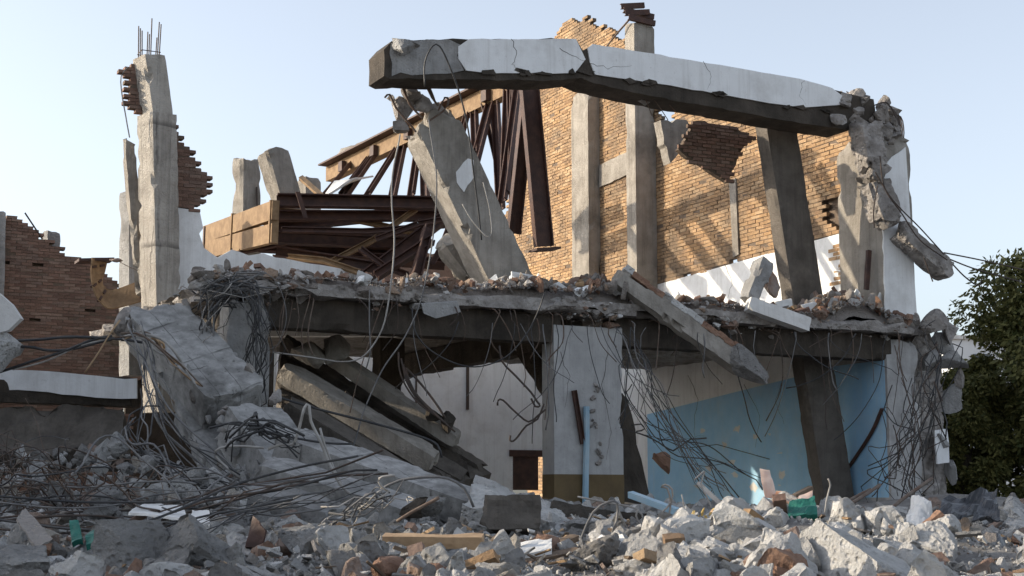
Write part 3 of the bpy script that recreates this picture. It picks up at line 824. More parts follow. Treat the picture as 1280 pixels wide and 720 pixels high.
# tall column with bars on top
Ab = onV(207, 420, VL); At = onV(186, 72, VL)
col = empty('concrete_column', loc(Ab) @ np.stack([EU, EV, EZ]) + ORG, 'tall leaning concrete column with bare reinforcing bars sticking up from its top', 'column')
WLOC[col.name] = np.array(col.location)
Am = onV(199, 226, VL); Am2 = onV(196, 146, VL)
base_low = Ab - EZ * 1.6
E45 = np.array([-0.72, 0.69, 0.0])
mb = member(base_low, Am2 + (Am2 - Am) * 0.02, 0.60, 0.60, E45, cell=0.13, chip=0.09, rough=0.012, seed=51)
build('shaft', mb, 'concrete_board', col)
mb = member(Am2 - (Am2 - Am) * 0.02, At, 0.50, 0.50, E45, cell=0.13, chip=0.05, rough=0.010, seed=52)
build('shaft', mb, 'concrete_board', col)
for k in range(9):
    i, j = k % 3, k // 3
    b0 = At + EU * (i - 1) * 0.18 + EV * (j - 1) * 0.17 - EZ * 0.1
    build('rebar', tube([b0, b0 + EZ * (0.62 + 0.1 * ((k * 7) % 4)) + EU * 0.02 * ((k % 3) - 1)], 0.014, 5), 'rebar_dark', col)
mb = tube([At + EU * x + EV * y + EZ * 0.09 for x, y in ((-.2, -.2), (.2, -.2), (.2, .2), (-.2, .2), (-.2, -.2))], 0.010, 4, smooth=False)
build('stirrup', mb, 'rebar_dark', col)
# pieces of thinner brickwork clinging to the column
poly = [(loc(onV(px, py, VL + 0.1))[0], loc(onV(px, py, VL + 0.1))[2]) for px, py in ((209, 262), (209, 150), (217, 152), (232, 178), (246, 205), (265, 232), (255, 248), (248, 262))]
brick_field(col, L(0, VL + 0.1, 0), EU, EZ, -EV, poly, 0.26, 0.075, 'brick_red', thick=0.22, joint=0.008, seed=53, jit=0.45)
poly = [(loc(onV(px, py, VL + 0.1))[0], loc(onV(px, py, VL + 0.1))[2]) for px, py in ((186, 142), (165, 138), (160, 126), (156, 80), (186, 80))]
brick_field(col, L(0, VL + 0.1, 0), EU, EZ, -EV, poly, 0.26, 0.075, 'brick_red', thick=0.18, joint=0.01, seed=54, jit=0.2)
mb = member(onV(176, 372, VL + .5), onV(160, 172, VL + .5), 0.22, 0.3, cell=0.12, chip=0.07, jag=(0.1, 0.3), seed=55); build('broken_jamb', mb, 'concrete', col)
build('hanging_wire', tube([onV(160, 84, VL), onV(153, 95, VL), onV(154, 118, VL), onV(158, 146, VL), onV(162, 172, VL)], 0.014, 4, wob=0.02), 'cable_grey', col)

# plastered cross wall behind the slab
pts = [(212, 420), (212, 258), (238, 262), (250, 266), (254, 285), (249, 292), (255, 310), (272, 322), (290, 312), (300, 315), (345, 322), (400, 331), (470, 346), (520, 352), (520, 420)]
mb = prism(jagged([onV(px, py, VL + 0.12) for px, py in pts], 0.25, 0.03, keep=(14, 0), seed=56), EV * 0.3)
build('plastered_wall', mb, 'plaster', None, 'broken plastered wall between the tall column and the fallen girders', 'wall')

# lower brick wall at far left with its posts
VW = loc(P(75, 380, 37.5))[1]
def bw2(px, py):
    q = loc(onV(px, py, VW)); return (q[0], q[2])
pts = [bw2(*q) for q in ((-70, 690), (-70, 258), (0, 268), (22, 272), (36, 281), (50, 297), (72, 309), (88, 320), (110, 326), (122, 338), (142, 352), (156, 400), (158, 480), (170, 690))]
hl = [[bw2(x + dx, y + dy) for dx, dy in ((-2, -3), (3, -3), (3, 4), (-2, 4))] for x, y in ((46, 329), (45, 398), (82, 393), (113, 388), (5, 328))]
lw = empty('brick_wall', L(pts[3][0], VW, GZ), 'low broken red brown brick wall stepping down beside the curled sheet', 'wall')
def pref2(a, b): return abs(a - bw2(85, 380)[0]) * 0.7 + abs(b - bw2(85, 385)[1])
brick_field(lw, L(0, VW, 0), EU, EZ, -EV, pts, 0.27, 0.078, 'brick_red', thick=0.22, joint=0.012, seed=57, holes=hl, prefer=pref2, miss=0.012)
build('core', prism([L(a, VW + 0.16, b) for a, b in [bw2(*q) for q in ((-70, 690), (-70, 270), (30, 292), (70, 320), (108, 336), (138, 360), (150, 400), (150, 690))]], EV * 0.08), 'mortar', lw)
def post(name, px0, py0, px1, py1, v, w, d, mat, label, seed, cat='post', jag=0.12):
    A = onV(px0, py0, v); B = onV(px1, py1, v)
    return build(name, member(A, B, w, d, np.array([-0.70, 0.71, 0.0]), cell=0.14, chip=0.03, jag=(0, jag), seed=seed), mat, None, label, cat)
post('concrete_post', -14, 600, -7, 262, VW - 0.2, 0.42, 0.4, 'concrete_cold', 'square grey concrete post at the outer end of the low brick wall', 61)
post('concrete_post', 64, 330, 64, 288, VW + 0.4, 0.36, 0.3, 'concrete_cold', 'short grey concrete post topping the low brick wall', 62)
post('concrete_post', 166, 470, 166, 238, VL + 3.4, 0.46, 0.45, 'concrete_cold', 'plain grey post standing behind the tall leaning column', 63)
build('steel_rod', tube([onV(31, 266, VW), onV(53, 299, VW)], 0.022, 5), 'rebar_dark', None, 'thin rod slanting up from the low brick wall', 'rod')
post('concrete_post', 308, 330, 308, 195, 8.0, 0.50, 0.45, 'concrete', 'upright grey post with rounded top behind the sunlit girder', 64)
post('concrete_post', 372, 300, 339, 186, 8.6, 0.62, 0.5, 'concrete', 'thick tilted post beside the upright one behind the girders', 65)
post('concrete_post', 386, 275, 386, 221, 11.0, 0.50, 0.4, 'concrete', 'short square post half hidden by the thick tilted one', 66)
build('timber_batten', member(onV(376, 222, 8.0), onV(402, 245, 7.4), 0.12, 0.1, cell=0.1, chip=0.01, seed=67), 'wood', None, 'short batten leaning across the thick tilted post', 'batten')
build('steel_rod', tube([onV(321, 234, 7.8), onV(322, 300, 7.6)], 0.02, 5), 'rebar_dark', None, 'thin rod hanging beside the upright rounded post', 'rod')

# curled strip of sheet metal between the brick wall and the tall column
vS = VL + 1.2
outer = catmull([onV(px, py, vS) for px, py in ((114, 322), (113, 346), (119, 370), (134, 386), (153, 384), (178, 377))], 0.10)
nO = len(outer)
inner_ = catmull([onV(px, py, vS + 0.45) for px, py in ((134, 322), (130, 340), (127, 354), (135, 363), (150, 361), (174, 352))], 0.05)
inner = inner_[np.linspace(0, len(inner_) - 1, nO).astype(int)]
pp = outer; n = nO; tang = np.gradient(outer, axis=0); acr = inner - outer
nn = np.cross(tang, acr); nn /= np.linalg.norm(nn, axis=1)[:, None]
vv = np.concatenate([outer, inner, outer + nn * 0.03, inner + nn * 0.03]); ff = []
for i in range(n - 1):
    ff += [(i, i+1, n+i+1, n+i), (2*n+i, 3*n+i, 3*n+i+1, 2*n+i+1), (i, 2*n+i, 2*n+i+1, i+1), (n+i, n+i+1, 3*n+i+1, 3*n+i)]
ff += [(0, n, 3*n, 2*n), (n-1, 3*n-1, 4*n-1, 2*n-1)]
mb = MB(); mb.add(vv, ff)
cur = build('curled_sheet', mb, 'steel_edge', None, 'curled tan metal channel hanging between brick wall and tall column', 'metal sheet')
for k in (int(n * .12), int(n * .34), int(n * .52), int(n * .95)):
    for w0 in (0.2, 0.72):
        c = outer[k] + acr[k] * w0 - C_F * 0.03
        mb = MB(); mb.add(box_v(c, nrm(acr[k]), nrm(np.cross(nn[k], acr[k])), nn[k], 0.17, 0.05, 0.09), BOXF); build('cleat', mb, 'steel', cur)
build('steel_plate', MB().add(box_v(onV(118, 326, VL + 1.5), nrm(EU + 0.1 * EZ), EV, EZ, 0.75, 0.5, 0.06), BOXF), 'steel', None, 'flat dark plate resting on the curled metal channel', 'plate')
v, f = rock(3, 91, 10, (1, .6, .5)); build('concrete_lump', MB().add(v * 0.17 + onV(146, 325, VL + 1.0), f), 'rock', None, 'small stone caught on wires above the curled metal channel', 'concrete lump')
build('steel_wire', tube([onV(146, 325, VL + 1.05), onV(158, 332, VL + 0.6), onV(172, 338, VL + 0.3)], 0.008, 4), 'rebar_dark', None, 'short wire holding the small stone to the tall column', 'wire')

# ================================================================== LEANING AND FALLEN CONCRETE
# the big beam leaning in the middle
A = onV(636, 366, 1.25); B = onV(531, 142, 1.25)
lb = empty('leaning_beam', A, 'thick concrete beam leaning steeply over the slab with torn rebar loops', 'beam')
build('shaft', member(A - (B - A) * 0.05, B, 0.98, 0.75, cell=0.12, rough=0.012, chip=0.07, jag=(0, 0.35), seed=71), 'concrete', lb)
r = np.random.default_rng(72)
for k, (px, py, s) in enumerate(((514, 118, .34), (505, 140, .32), (527, 128, .30), (490, 122, .12), (498, 158, .24), (540, 140, .26), (512, 104, .16))):
    v, f = rock(3, 720 + k, 11, (1, .8, .8)); build('broken_lump', MB().add(v @ rotm(r).T * s + onV(px, py, 1.1), f), 'concrete_broken', lb)
for k, pts in enumerate((((488, 105), (492, 97), (500, 104), (510, 125), (520, 140)), ((481, 122), (487, 118), (495, 135), (512, 155), (520, 165)), ((520, 108), (524, 99), (532, 106), (540, 122), (548, 132)), ((548, 138), (556, 122), (561, 126), (555, 138), (535, 152)), ((530, 100), (538, 112), (544, 128)), ((505, 110), (512, 130), (528, 148)))):
    build('rebar', tube([onV(x, y, 0.75) for x, y in pts], 0.022, 6), 'rebar', lb)
build('plaster_patch', prism(jagged([onV(px, py, 0.868) for px, py in ((570, 215), (585, 198), (592, 200), (592, 222), (580, 240), (571, 228))], 0.12, 0.015, seed=3), EV * 0.02), 'plaster', lb)
# a second slab wedged under it
build('wedged_block', member(onV(560, 290, 2.2), onV(600, 345, 2.2), 0.75, 0.6, cell=0.14, chip=0.08, jag=(0.2, 0.2), seed=74), 'concrete', None, 'short concrete block wedged beneath the steep leaning beam', 'block')

# tilted column through both floors
A = onV(1047, 655, 1.3); B = onV(970, 160, 1.3)
build('tilted_column', member(A - (B - A) * 0.06, B + (B - A) * 0.03, 0.86, 0.42, cell=0.15, rough=0.006, chip=0.025, seed=75), 'concrete_mid', None, 'dark tilted concrete column passing both floors in front of the blue wall', 'column')

# hanging brick-faced panel below the roof beam
hp = [(869, 151), (937, 166), (926, 190), (911, 228), (880, 208), (848, 187)]
mb = prism(jagged([onV(px, py, 2.0) for px, py in hp], 0.2, 0.03, seed=76), EV * 0.14)
pan = build('brickwork_fragment', mb, 'mortar', None, 'dark piece of brickwork hanging from the underside of the roof beam', 'brickwork')
hp2 = [(loc(onV(px, py, 1.98))[0], loc(onV(px, py, 1.98))[2]) for px, py in hp]
brick_field(pan, L(0, 1.975, 0), EU, EZ, -EV, hp2, 0.26, 0.085, 'brick_red', thick=0.06, seed=77)
build('concrete_shard', prism(jagged([onV(px, py, 3.2) for px, py in ((826, 150), (858, 150), (866, 170), (848, 192), (838, 204), (830, 180))], 0.15, 0.03, seed=78), EV * 0.3), 'concrete', None, 'grey shard hanging next to the dark brickwork panel', 'concrete shard')

# brick-and-plaster strip tipped over the slab edge
A = onV(768, 345, -0.2); B = onV(938, 465, -1.0)
bs = build('fallen_lintel', member(A, B, 0.40, 0.34, ref=EV, cell=0.11, rough=0.02, chip=0.10, jag=(0.2, 0.2), seed=79), 'concrete', None, 'fallen lintel with patches of brick and plaster tipping over the slab edge', 'lintel')
r = np.random.default_rng(80)
ax, ay, az = frame(A, B, EV)
if ay[2] < 0: ay = -ay
for k, t in enumerate(np.linspace(0.05, 0.9, 16)):
    c = A + (B - A) * t + ay * 0.20 - az * 0.05
    mm = 'brick_lump' if k in (1, 2, 3, 4, 10, 11, 12, 13, 14) else 'rock_pale'
    build('brick' if mm == 'brick_lump' else 'plaster_lump', rbox(c + ay * r.normal(0.02, 0.02), ax, ay, az, 0.20, 0.13, 0.26, cell=0.07, chip=0.03, rough=0.01, seed=800 + k), mm, bs)
v, f = rock(4, 81, 10, (1, .6, .5)); Rm = np.stack([ax, ay, az], 1)
build('concrete_lump', MB().add(v @ Rm.T * 0.56 + onV(931, 460, -1.15), f), 'rock', None, 'rough lump hanging at the low end of the fallen lintel', 'concrete lump')
# the pair right of it
build('upright_block', member(onV(936, 378, -0.05), onV(956, 326, 0.1), 0.36, 0.34, cell=0.1, chip=0.06, jag=(0.05, 0.1), seed=82), 'concrete_cold', None, 'short broken block propped upright on the slab before the dark column', 'block')
build('brick_chunk', MB().add(rock(3, 83, 10, (0.6, .5, 1))[0] * 0.42 + onV(962, 352, 0.25), ICO[3][1]), 'brick_lump', None, 'chunk of brown brickwork behind the propped upright block', 'brickwork')
build('fallen_post', member(onV(934, 380, -0.5), onV(1012, 408, -0.75), 0.30, 0.30, cell=0.1, chip=0.06, jag=(0.05, 0.1), seed=84), 'plaster_dirty', None, 'pale concrete post lying across the slab edge below the tilted column', 'post')
build('timber_stake', member(onV(1083, 362, 0.3), onV(1086, 313, 0.3), 0.11, 0.08, cell=0.08, chip=0.01, seed=85), 'steel', None, 'rust brown stake standing in the debris by the corner pier', 'stake')

# chain of broken column pieces hanging off the far corner
hc = empty('hanging_chunks', onV(1190, 350, -0.3), 'chain of broken concrete pieces hanging by rebar from the roof corner', 'concrete chunks')
for k, (a_, b_, w_) in enumerate((((1080, 150), (1092, 214), 0.62), ((1076, 208), (1108, 226), 0.5), ((1090, 224), (1112, 284), 0.62), ((1120, 286), (1184, 342), 0.42))):
    build('concrete_piece', member(onV(*a_, -0.25), onV(*b_, -0.35), w_, 0.5, cell=0.09, chip=0.16, rough=0.03, jag=(0.18, 0.22), seed=90 + k), 'concrete_broken', hc)
for k, pts in enumerate((((1100, 195), (1106, 235), (1128, 268), (1150, 300), (1184, 325)), ((1094, 215), (1116, 250), (1150, 285), (1180, 318)), ((1097, 232), (1092, 262), (1093, 285)), ((1155, 322), (1166, 352)))):
    build('rebar', tube([onV(x, y, -0.68) for x, y in pts], 0.016, 5), 'rebar_dark', hc)
for k, (pts, lab) in enumerate(((((1180, 316), (1230, 326), (1290, 340), (1330, 352)), 'uppermost of the bars stretching from the hanging chunks over the tree'), (((1182, 322), (1215, 335), (1250, 345), (1285, 355)), 'middle of the three bars reaching out from the hanging chunks'), (((1186, 325), (1205, 345), (1222, 357), (1227, 352), (1222, 350)), 'short hooked bar below the others at the hanging chunks'))):
    build('steel_bar', tube([onV(x, y, -0.4) for x, y in pts], 0.018, 5), 'rebar_dark', None, lab, 'steel bar')

# broad slab leaning at the left, cracked across
def slab_quad(px4, Y4, th, **kw):
    """a thick slab whose face passes through four picture corners standing at the depths Y4"""
    q = [P(px, py, Y) for (px, py), Y in zip(px4, Y4)]
    return q
def slab(name, quad, th, mat, label, cat, seed, div=(16, 10), rough=0.015, edge=0.07):
    """thick broken plate over four corners (a-b along, d-c the other side); worn outline, real thickness"""
    a, b_, c, d = [np.asarray(x, float) for x in quad]
    n = nrm(np.cross(b_ - a, d - a))
    if n @ a > 0: n = -n                       # face towards the viewer's side
    t, f = lattice(div[0], div[1], 2)
    s, w, h = t[:, 0:1], t[:, 1:2], t[:, 2:3]
    p = (a * (1 - s) + b_ * s) * (1 - w) + (d * (1 - s) + c * s) * w
    wp = p + seed * 3.1
    e = ((t[:, 0] < 1e-6) | (t[:, 0] > 1 - 1e-6) | (t[:, 1] < 1e-6) | (t[:, 1] > 1 - 1e-6))
    cen = (a + b_ + c + d) / 4
    inw = cen - p; inw /= np.linalg.norm(inw, axis=1)[:, None] + 1e-9
    nz = fbm(wp, 2.4, 3, seed)
    p = p + inw * (np.clip(nz + 0.1, 0, 1.2) * edge * 1.6 * e)[:, None]
    p = p - n * (1 - h) * th + n * (fbm(wp, 3.0, 3, seed + 4) * rough)[:, None] * (h > 0.9)
    p[:, :] -= n * ((fbm(wp, 4, 2, seed + 8) * 0.5 + 0.5) * th * 0.25)[:, None] * ((h < 0.1) & e[:, None])
    mb = MB(); mb.add(p, f)
    return build(name, mb, mat, None, label, cat)
nS = nrm(np.array([0.34, -0.72, 0.60]))
for k, (a_, ya, b_, yb, w_, lab) in enumerate((((186, 396), 26.6, (296, 512), 24.9, 1.12, 'broad grey slab leaning against the left column with its broken top edge'), ((308, 526), 24.6, (384, 634), 22.9, 1.0, 'lower half of the broad leaning slab beneath its dark crack'))):
    A = P(*a_, ya); B = P(*b_, yb)
    build('leaning_slab', member(A, B, w_, 0.72, ref=nS if k == 0 else nrm(nS + np.array([0.16, 0.05, -0.22])), cell=0.08, chip=0.028, rough=0.003, jag=(0.30 if k == 0 else 0.14, 0.12), seed=101 + k), 'concrete_slab', None, lab, 'slab')
    lsl = bpy.data.objects[[o.name for o in COL.objects if o.name.startswith('leaning_slab')][-1]]
    rr = np.random.default_rng(1400 + k)
    for j in range(26):
        t = rr.uniform(-0.02, 0.12) if rr.random() < (0.45 if k == 0 else 0.3) else rr.uniform(0, 1.0)
        ax_, ay_, az_ = frame(A, B, nS); sgn = rr.choice([-1, 1])
        c = A + (B - A) * t + ay_ * sgn * w_ * rr.uniform(0.40, 0.54) + az_ * rr.uniform(-0.1, 0.38)
        v, f = rock(3, 14000 + 50 * k + j, 10, (1, .8, .6)); build('broken_lump', MB().add(v @ rotm(rr).T * min(0.07 * (1 + rr.pareto(2.0)), 0.30) + c, f), 'concrete_broken' if j % 2 else 'concrete_cold', lsl)
    for j in range(2):
        t0 = (0.34, 0.72)[j]; q_ = []; dr = 0.0
        for x in np.linspace(0 if j else 0.35, 0.75 if j else 1, 12):
            dr += rr.normal(0.012, 0.022); q_.append(A + (B - A) * t0 + az_ * 0.352 + ay_ * (x - 0.5) * w_ * 0.96 + ax_ * dr)
        build('crack', tube(q_, 0.011, 4, smooth=False), 'concrete_dark', lsl)
build('leaning_slab', member(P(232, 500, 25.6), P(300, 625, 24.0), 0.6, 0.4, ref=nS, cell=0.12, chip=0.08, rough=0.012, jag=(0.3, 0.2), seed=103), 'concrete_slab', None, 'narrow lower slab strip set back beside the broad leaning slab', 'slab')
# fallen stair flight inside the left bay
fs = slab('fallen_stair_flight', [P(345, 560, 28.2), P(560, 612, 28.6), P(615, 590, 30.2), P(352, 420, 30.8)], 0.5, 'concrete_mid', 'dark fallen stair flight sloping down inside the left bay', 'stair flight', 104, div=(26, 14), rough=0.05)
r = np.random.default_rng(105)
for k in range(6):
    A_ = P(348, 432 + 22 * k, 30.4 - 0.35 * k); B_ = P(606 - 14 * k, 590 + 5 * k, 30.0 - 0.3 * k)
    build('stringer', member(A_, B_, 0.2 + 0.09 * (k % 3), 0.3, ref=np.array([0, -0.6, 0.8]), cell=0.14, chip=0.10, rough=0.03, jag=(0.3, 0.3), seed=1300 + k), ('concrete_mid', 'concrete_dark', 'concrete_mid')[k % 3], fs)
for k, (px, py, s, mt) in enumerate(((390, 440, .5, 'concrete'), (420, 438, .36, 'concrete'), (362, 430, .3, 'concrete_dark'), (375, 520, .3, 'concrete_dark'), (560, 530, .28, 'concrete_dark'), (540, 520, .22, 'concrete_dark'), (430, 505, .26, 'concrete_dark'))):
    v, f = rock(3, 1050 + k, 9, (1, .7, .6))
    build('concrete_lump', MB().add(v @ rotm(r).T * s + P(px, py, 29.2), f), mt, None, ('grey lump', 'second grey lump', 'dark squat lump', 'dark lump', 'dark round lump', 'small dark lump', 'small grey brown lump')[k] + ' lodged ' + ('high under the left floor beam', 'beside the grey one under the left floor beam', 'next to the left column head', 'on the stair flight near the left column', 'at the low edge of the stair flight', 'just above the round one by the stair flight edge', 'in the middle of the stair flight')[k], 'concrete lump')
# dark leaning board beside the middle column
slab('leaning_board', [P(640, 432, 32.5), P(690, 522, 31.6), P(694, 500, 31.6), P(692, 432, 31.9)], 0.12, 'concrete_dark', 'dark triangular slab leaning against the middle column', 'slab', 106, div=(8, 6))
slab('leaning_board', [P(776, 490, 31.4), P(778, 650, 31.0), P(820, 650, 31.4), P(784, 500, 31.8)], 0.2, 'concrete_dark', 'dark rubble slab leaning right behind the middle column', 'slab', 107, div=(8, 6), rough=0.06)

# long fallen members in the centre, hard edged, one above the other
upz = np.array([0.10, -0.28, 0.95])
for k, (a_, b_, ya, yb, h_, d_, mt, lab) in enumerate((((350, 551), (604, 640), 22.6, 21.2, 0.40, 0.7, 'concrete_slab', 'long grey beam lying slanted in front of the stair flight'), ((322, 588), (520, 650), 21.8, 20.6, 0.42, 0.6, 'concrete_slab', 'grey beam lying parallel below the long slanted beam'),
        ((300, 616), (430, 652), 21.2, 20.4, 0.34, 0.6, 'concrete_cold', 'short grey beam half buried at the foot of the leaning slab'), ((352, 462), (545, 578), 28.6, 28.0, 0.34, 0.5, 'concrete', 'grey brown beam lying along the stair flight'), ((356, 505), (505, 596), 27.6, 27.2, 0.32, 0.5, 'concrete_mid', 'brown beam lying in front of the stair flight'),
        ((400, 436), (575, 552), 29.9, 29.5, 0.26, 0.4, 'concrete', 'thin beam leaning along the upper edge of the stair flight'))):
    build('fallen_beam', member(P(*a_, ya), P(*b_, yb), d_, h_, ref=upz, cell=0.09, chip=0.03, rough=0.003, jag=(0.25, 0.18), seed=110 + k), mt, None, lab, 'beam')
slab('fallen_slab', [P(578, 628, 19.6), P(742, 664, 19.2), P(700, 638, 20.4), P(594, 596, 20.8)], 0.55, 'boulder_pale', 'pale topped slab tilted in the rubble below the middle column', 'slab', 112, div=(30, 18), rough=0.07, edge=0.12)
build('fallen_block', member(P(598, 644, 18.9), P(674, 645, 18.9), 0.44, 0.5, ref=np.array([0, 1.0, -0.2]), cell=0.07, chip=0.12, rough=0.04, jag=(0.12, 0.12), seed=113), 'concrete_mid', None, 'dark broken block face under the pale topped slab', 'block')
slab('fallen_block', [P(670, 668, 20.0), P(840, 664, 21.4), P(835, 645, 21.4), P(690, 626, 20.4)], 0.5, 'concrete_dark', 'long dark block lying in front of the middle column foot', 'block', 114, div=(30, 10), rough=0.09)

# left: white-faced beam, slab below it, stubs
A = P(-60, 483, 26.6); B = P(172, 491, 26.8)
wb = build('fallen_beam', member(A, B, 0.52, 0.6, ref=np.array([0, 1.0, 0]), cell=0.13, chip=0.08, rough=0.008, jag=(0, 0.12), seed=120), 'concrete_dark', None, 'white plastered beam lying level at the left below the brick wall', 'beam')
pts = [(-60, 464), (0, 462), (60, 464), (125, 470), (171, 473), (171, 498), (120, 497), (60, 490), (0, 488), (-60, 487)]
build('plaster_coat', prism(jagged([P(px, py, 26.36) for px, py in pts], 0.25, 0.015, seed=121), np.array([0, 0.06, 0])), 'plaster', wb)
slab('fallen_slab', [P(-60, 572, 25.8), P(158, 566, 25.8), P(160, 508, 26.5), P(-60, 505, 26.5)], 0.5, 'concrete_mid', 'dark stained slab lying under the white plastered beam', 'slab', 122, div=(44, 12), rough=0.08, edge=0.15)
build('wall_fragment', prism(jagged([P(px, py, 24.5) for px, py in ((-95, 660), (-48, 660), (-40, 424), (10, 413), (26, 398), (14, 380), (-2, 366), (-40, 345), (-95, 345))], 0.2, 0.012, keep=(0,), seed=123), np.array([0, 0.16, 0])), 'plaster_dirty', None, 'pale rounded wall fragment poking in above the cables at the far left', 'wall fragment')
v, f = rock(3, 124, 10, (1, .8, .7)); build('concrete_lump', MB().add(v * 0.62 + P(-26, 446, 24.6), f), 'boulder_pale', None, 'pale lump under the rounded wall fragment at the far left', 'concrete lump')

# ================================================================== STEEL ROOF MEMBERS
# sunlit box girder end (runs into the depth)
A = P(344, 277, 32.6); B = P(257, 304, 36.8)
g = empty('box_girder', (A + B) / 2 - EZ * 0.5, 'sunlit tan steel girder made of two channels resting on the plastered wall', 'girder')
upv = np.array([0, 0, 1.0])
for k, s in enumerate((0.26, -0.26)):
    a_ = A + EZ * s; b_ = B + EZ * s * 0.8
    ax, ay, az = frame(a_, b_, EZ)
    mb = MB(); mb.add(box_v((a_ + b_) / 2, ax, ay, az, np.linalg.norm(b_ - a_), 0.16, 0.43), BOXF); build('channel', mb, 'steel_edge', g)
for t in (0.02, 0.55, 0.97):
    c = A + (B - A) * t; ax, ay, az = frame(A, B, EZ)
    mb = MB(); mb.add(box_v(c, ax, ay, az, 0.07, 0.22, 0.98 if t < 0.9 else 0.8), BOXF); build('stiffener', mb, 'steel' if t > 0.9 else 'steel_edge', g)
# stack of dark members running right from it
ST = [((346, 252), (578, 256), 33.2, 34.6, 0.30, 'topmost dark beam of the stack running from the sunlit girder'),
      ((340, 270), (560, 270), 33.6, 35.0, 0.24, 'second dark beam from the top of the stack'),
      ((330, 286), (560, 262), 34.4, 35.4, 0.26, 'dark beam crossing upwards within the stack'),
      ((320, 296), (535, 306), 34.0, 35.2, 0.28, 'dark beam below the crossing one in the stack'),
      ((290, 308), (500, 320), 35.0, 35.2, 0.24, 'reddish beam near the bottom of the stack'),
      ((300, 300), (540, 288), 35.8, 36.0, 0.24, 'thin dark beam at the back of the stack'),
      ((345, 316), (470, 336), 34.0, 33.6, 0.26, 'lowest dark beam of the stack resting on the plastered wall')]
for k, (a_, b_, ya, yb, h, lab) in enumerate(ST):
    mb = channel(P(*a_, ya), P(*b_, yb), h, 0.20, 0.03, np.array([0.1, -1.0, 0.12]), None, 'I' if k % 2 else 'C')
    build('steel_beam', mb, 'steel', None, lab, 'steel beam')
build('steel_strap', MB().add(box_v(P(377, 256, 33.0), nrm(P(372, 236, 33.0) - P(383, 272, 33.0)), C_R, EV, 0.62, 0.10, 0.03), BOXF), 'steel', None, 'narrow flat strap bent over the topmost dark beam', 'strap')
# lower diagonal pieces under the stack
DG = [((452, 350), (560, 268), 33.0, 34.0, 0.28, 'diagonal steel beam rising from the slab under the stack'), ((470, 345), (540, 300), 32.4, 33.0, 0.20, 'shorter diagonal beam in front of the rising one'),
      ((520, 345), (535, 285), 32.2, 33.2, 0.20, 'upright steel stub between the diagonals and the leaning beam'), ((440, 322), (556, 330), 34.6, 34.6, 0.2, 'level steel member behind the diagonals')]
for k, (a_, b_, ya, yb, h, lab) in enumerate(DG):
    build('steel_beam', channel(P(*a_, ya), P(*b_, yb), h, 0.22, 0.03, np.array([0.5, -0.6, 0.6]), None, 'I'), 'steel', None, lab, 'steel beam')
XT = [((330, 262), (520, 292), 33.9, 34.8, 'thin bar drooping across the upper stack'), ((352, 288), (560, 282), 33.0, 34.2, 'thin bar lying level in front of the stack'), ((300, 316), (420, 300), 34.4, 34.6, 'thin bar rising at the low left of the stack'), ((410, 330), (520, 262), 33.6, 34.4, 'thin steep bar crossing the stack near the pale cable'),
      ((470, 300), (575, 272), 33.2, 33.6, 'thin bar reaching under the leaning beam'), ((450, 312), (510, 345), 33.2, 32.8, 'thin bar sliding down off the stack to the slab'), ((360, 322), (450, 342), 33.4, 33.0, 'thin bar lying on the plastered wall top'), ((540, 330), (566, 270), 32.4, 33.0, 'thin upright bar beside the leaning beam')]
for k, (a_, b_, ya, yb, lab) in enumerate(XT):
    m_ = (P(*a_, ya) + P(*b_, yb)) / 2 + np.array([0, 0, (-1) ** k * 0.10])
    q_ = [P(*a_, ya), m_, P(*b_, yb)]
    mb = MB()
    for i in range(2): channel(q_[i], q_[i + 1], 0.13, 0.09, 0.02, np.array([0.3, -0.9, 0.3]), mb)
    build('steel_bar', mb, 'steel' if k % 3 else 'steel_edge', None, lab, 'steel bar')
# eaves girder running into the depth, sunlit on its left face
EA = P(646, 101, 36.6); EB = P(408, 218, 46.2)
axe, aye, aze = frame(EA, EB, EU)
eg = empty('eaves_girder', (EA + EB) / 2 - EZ * 0.4, 'long tan roof girder with dark purlins below, sloping up behind the roof beam', 'girder')
mb = channel(EA, EB, 0.46, 0.30, 0.04, EU); build('web', mb, 'steel_edge', eg)
mb = MB(); mb.add(box_v((EA + EB) / 2 + EZ * 0.27, axe, aye, aze, np.linalg.norm(EB - EA), 0.05, 0.60), BOXF); build('top_plate', mb, 'steel', eg)
for k in range(5):
    c = EA + (EB - EA) * (0.12 + 0.19 * k) - EU * 0.10 - EZ * 0.05
    mb = MB(); mb.add(box_v(c, axe, EZ, EU, 0.26, 0.30, 0.14), BOXF); build('cleat', mb, 'steel', eg)
slab('roof_slab', [P(412, 214, 46.5), P(468, 198, 45.4), P(472, 186, 44.6), P(420, 203, 46.0)], 0.5, 'concrete', 'broken slab edge overhanging at the low end of the roof girder', 'slab', 131, div=(10, 5))
slab('roof_sheet', [P(402, 248, 41.0), P(440, 222, 41.0), P(466, 219, 42.0), P(418, 226, 42.0)], 0.06, 'sheet_white', 'pale bent roofing sheet under the low end of the roof girder', 'sheet', 132, div=(6, 5))
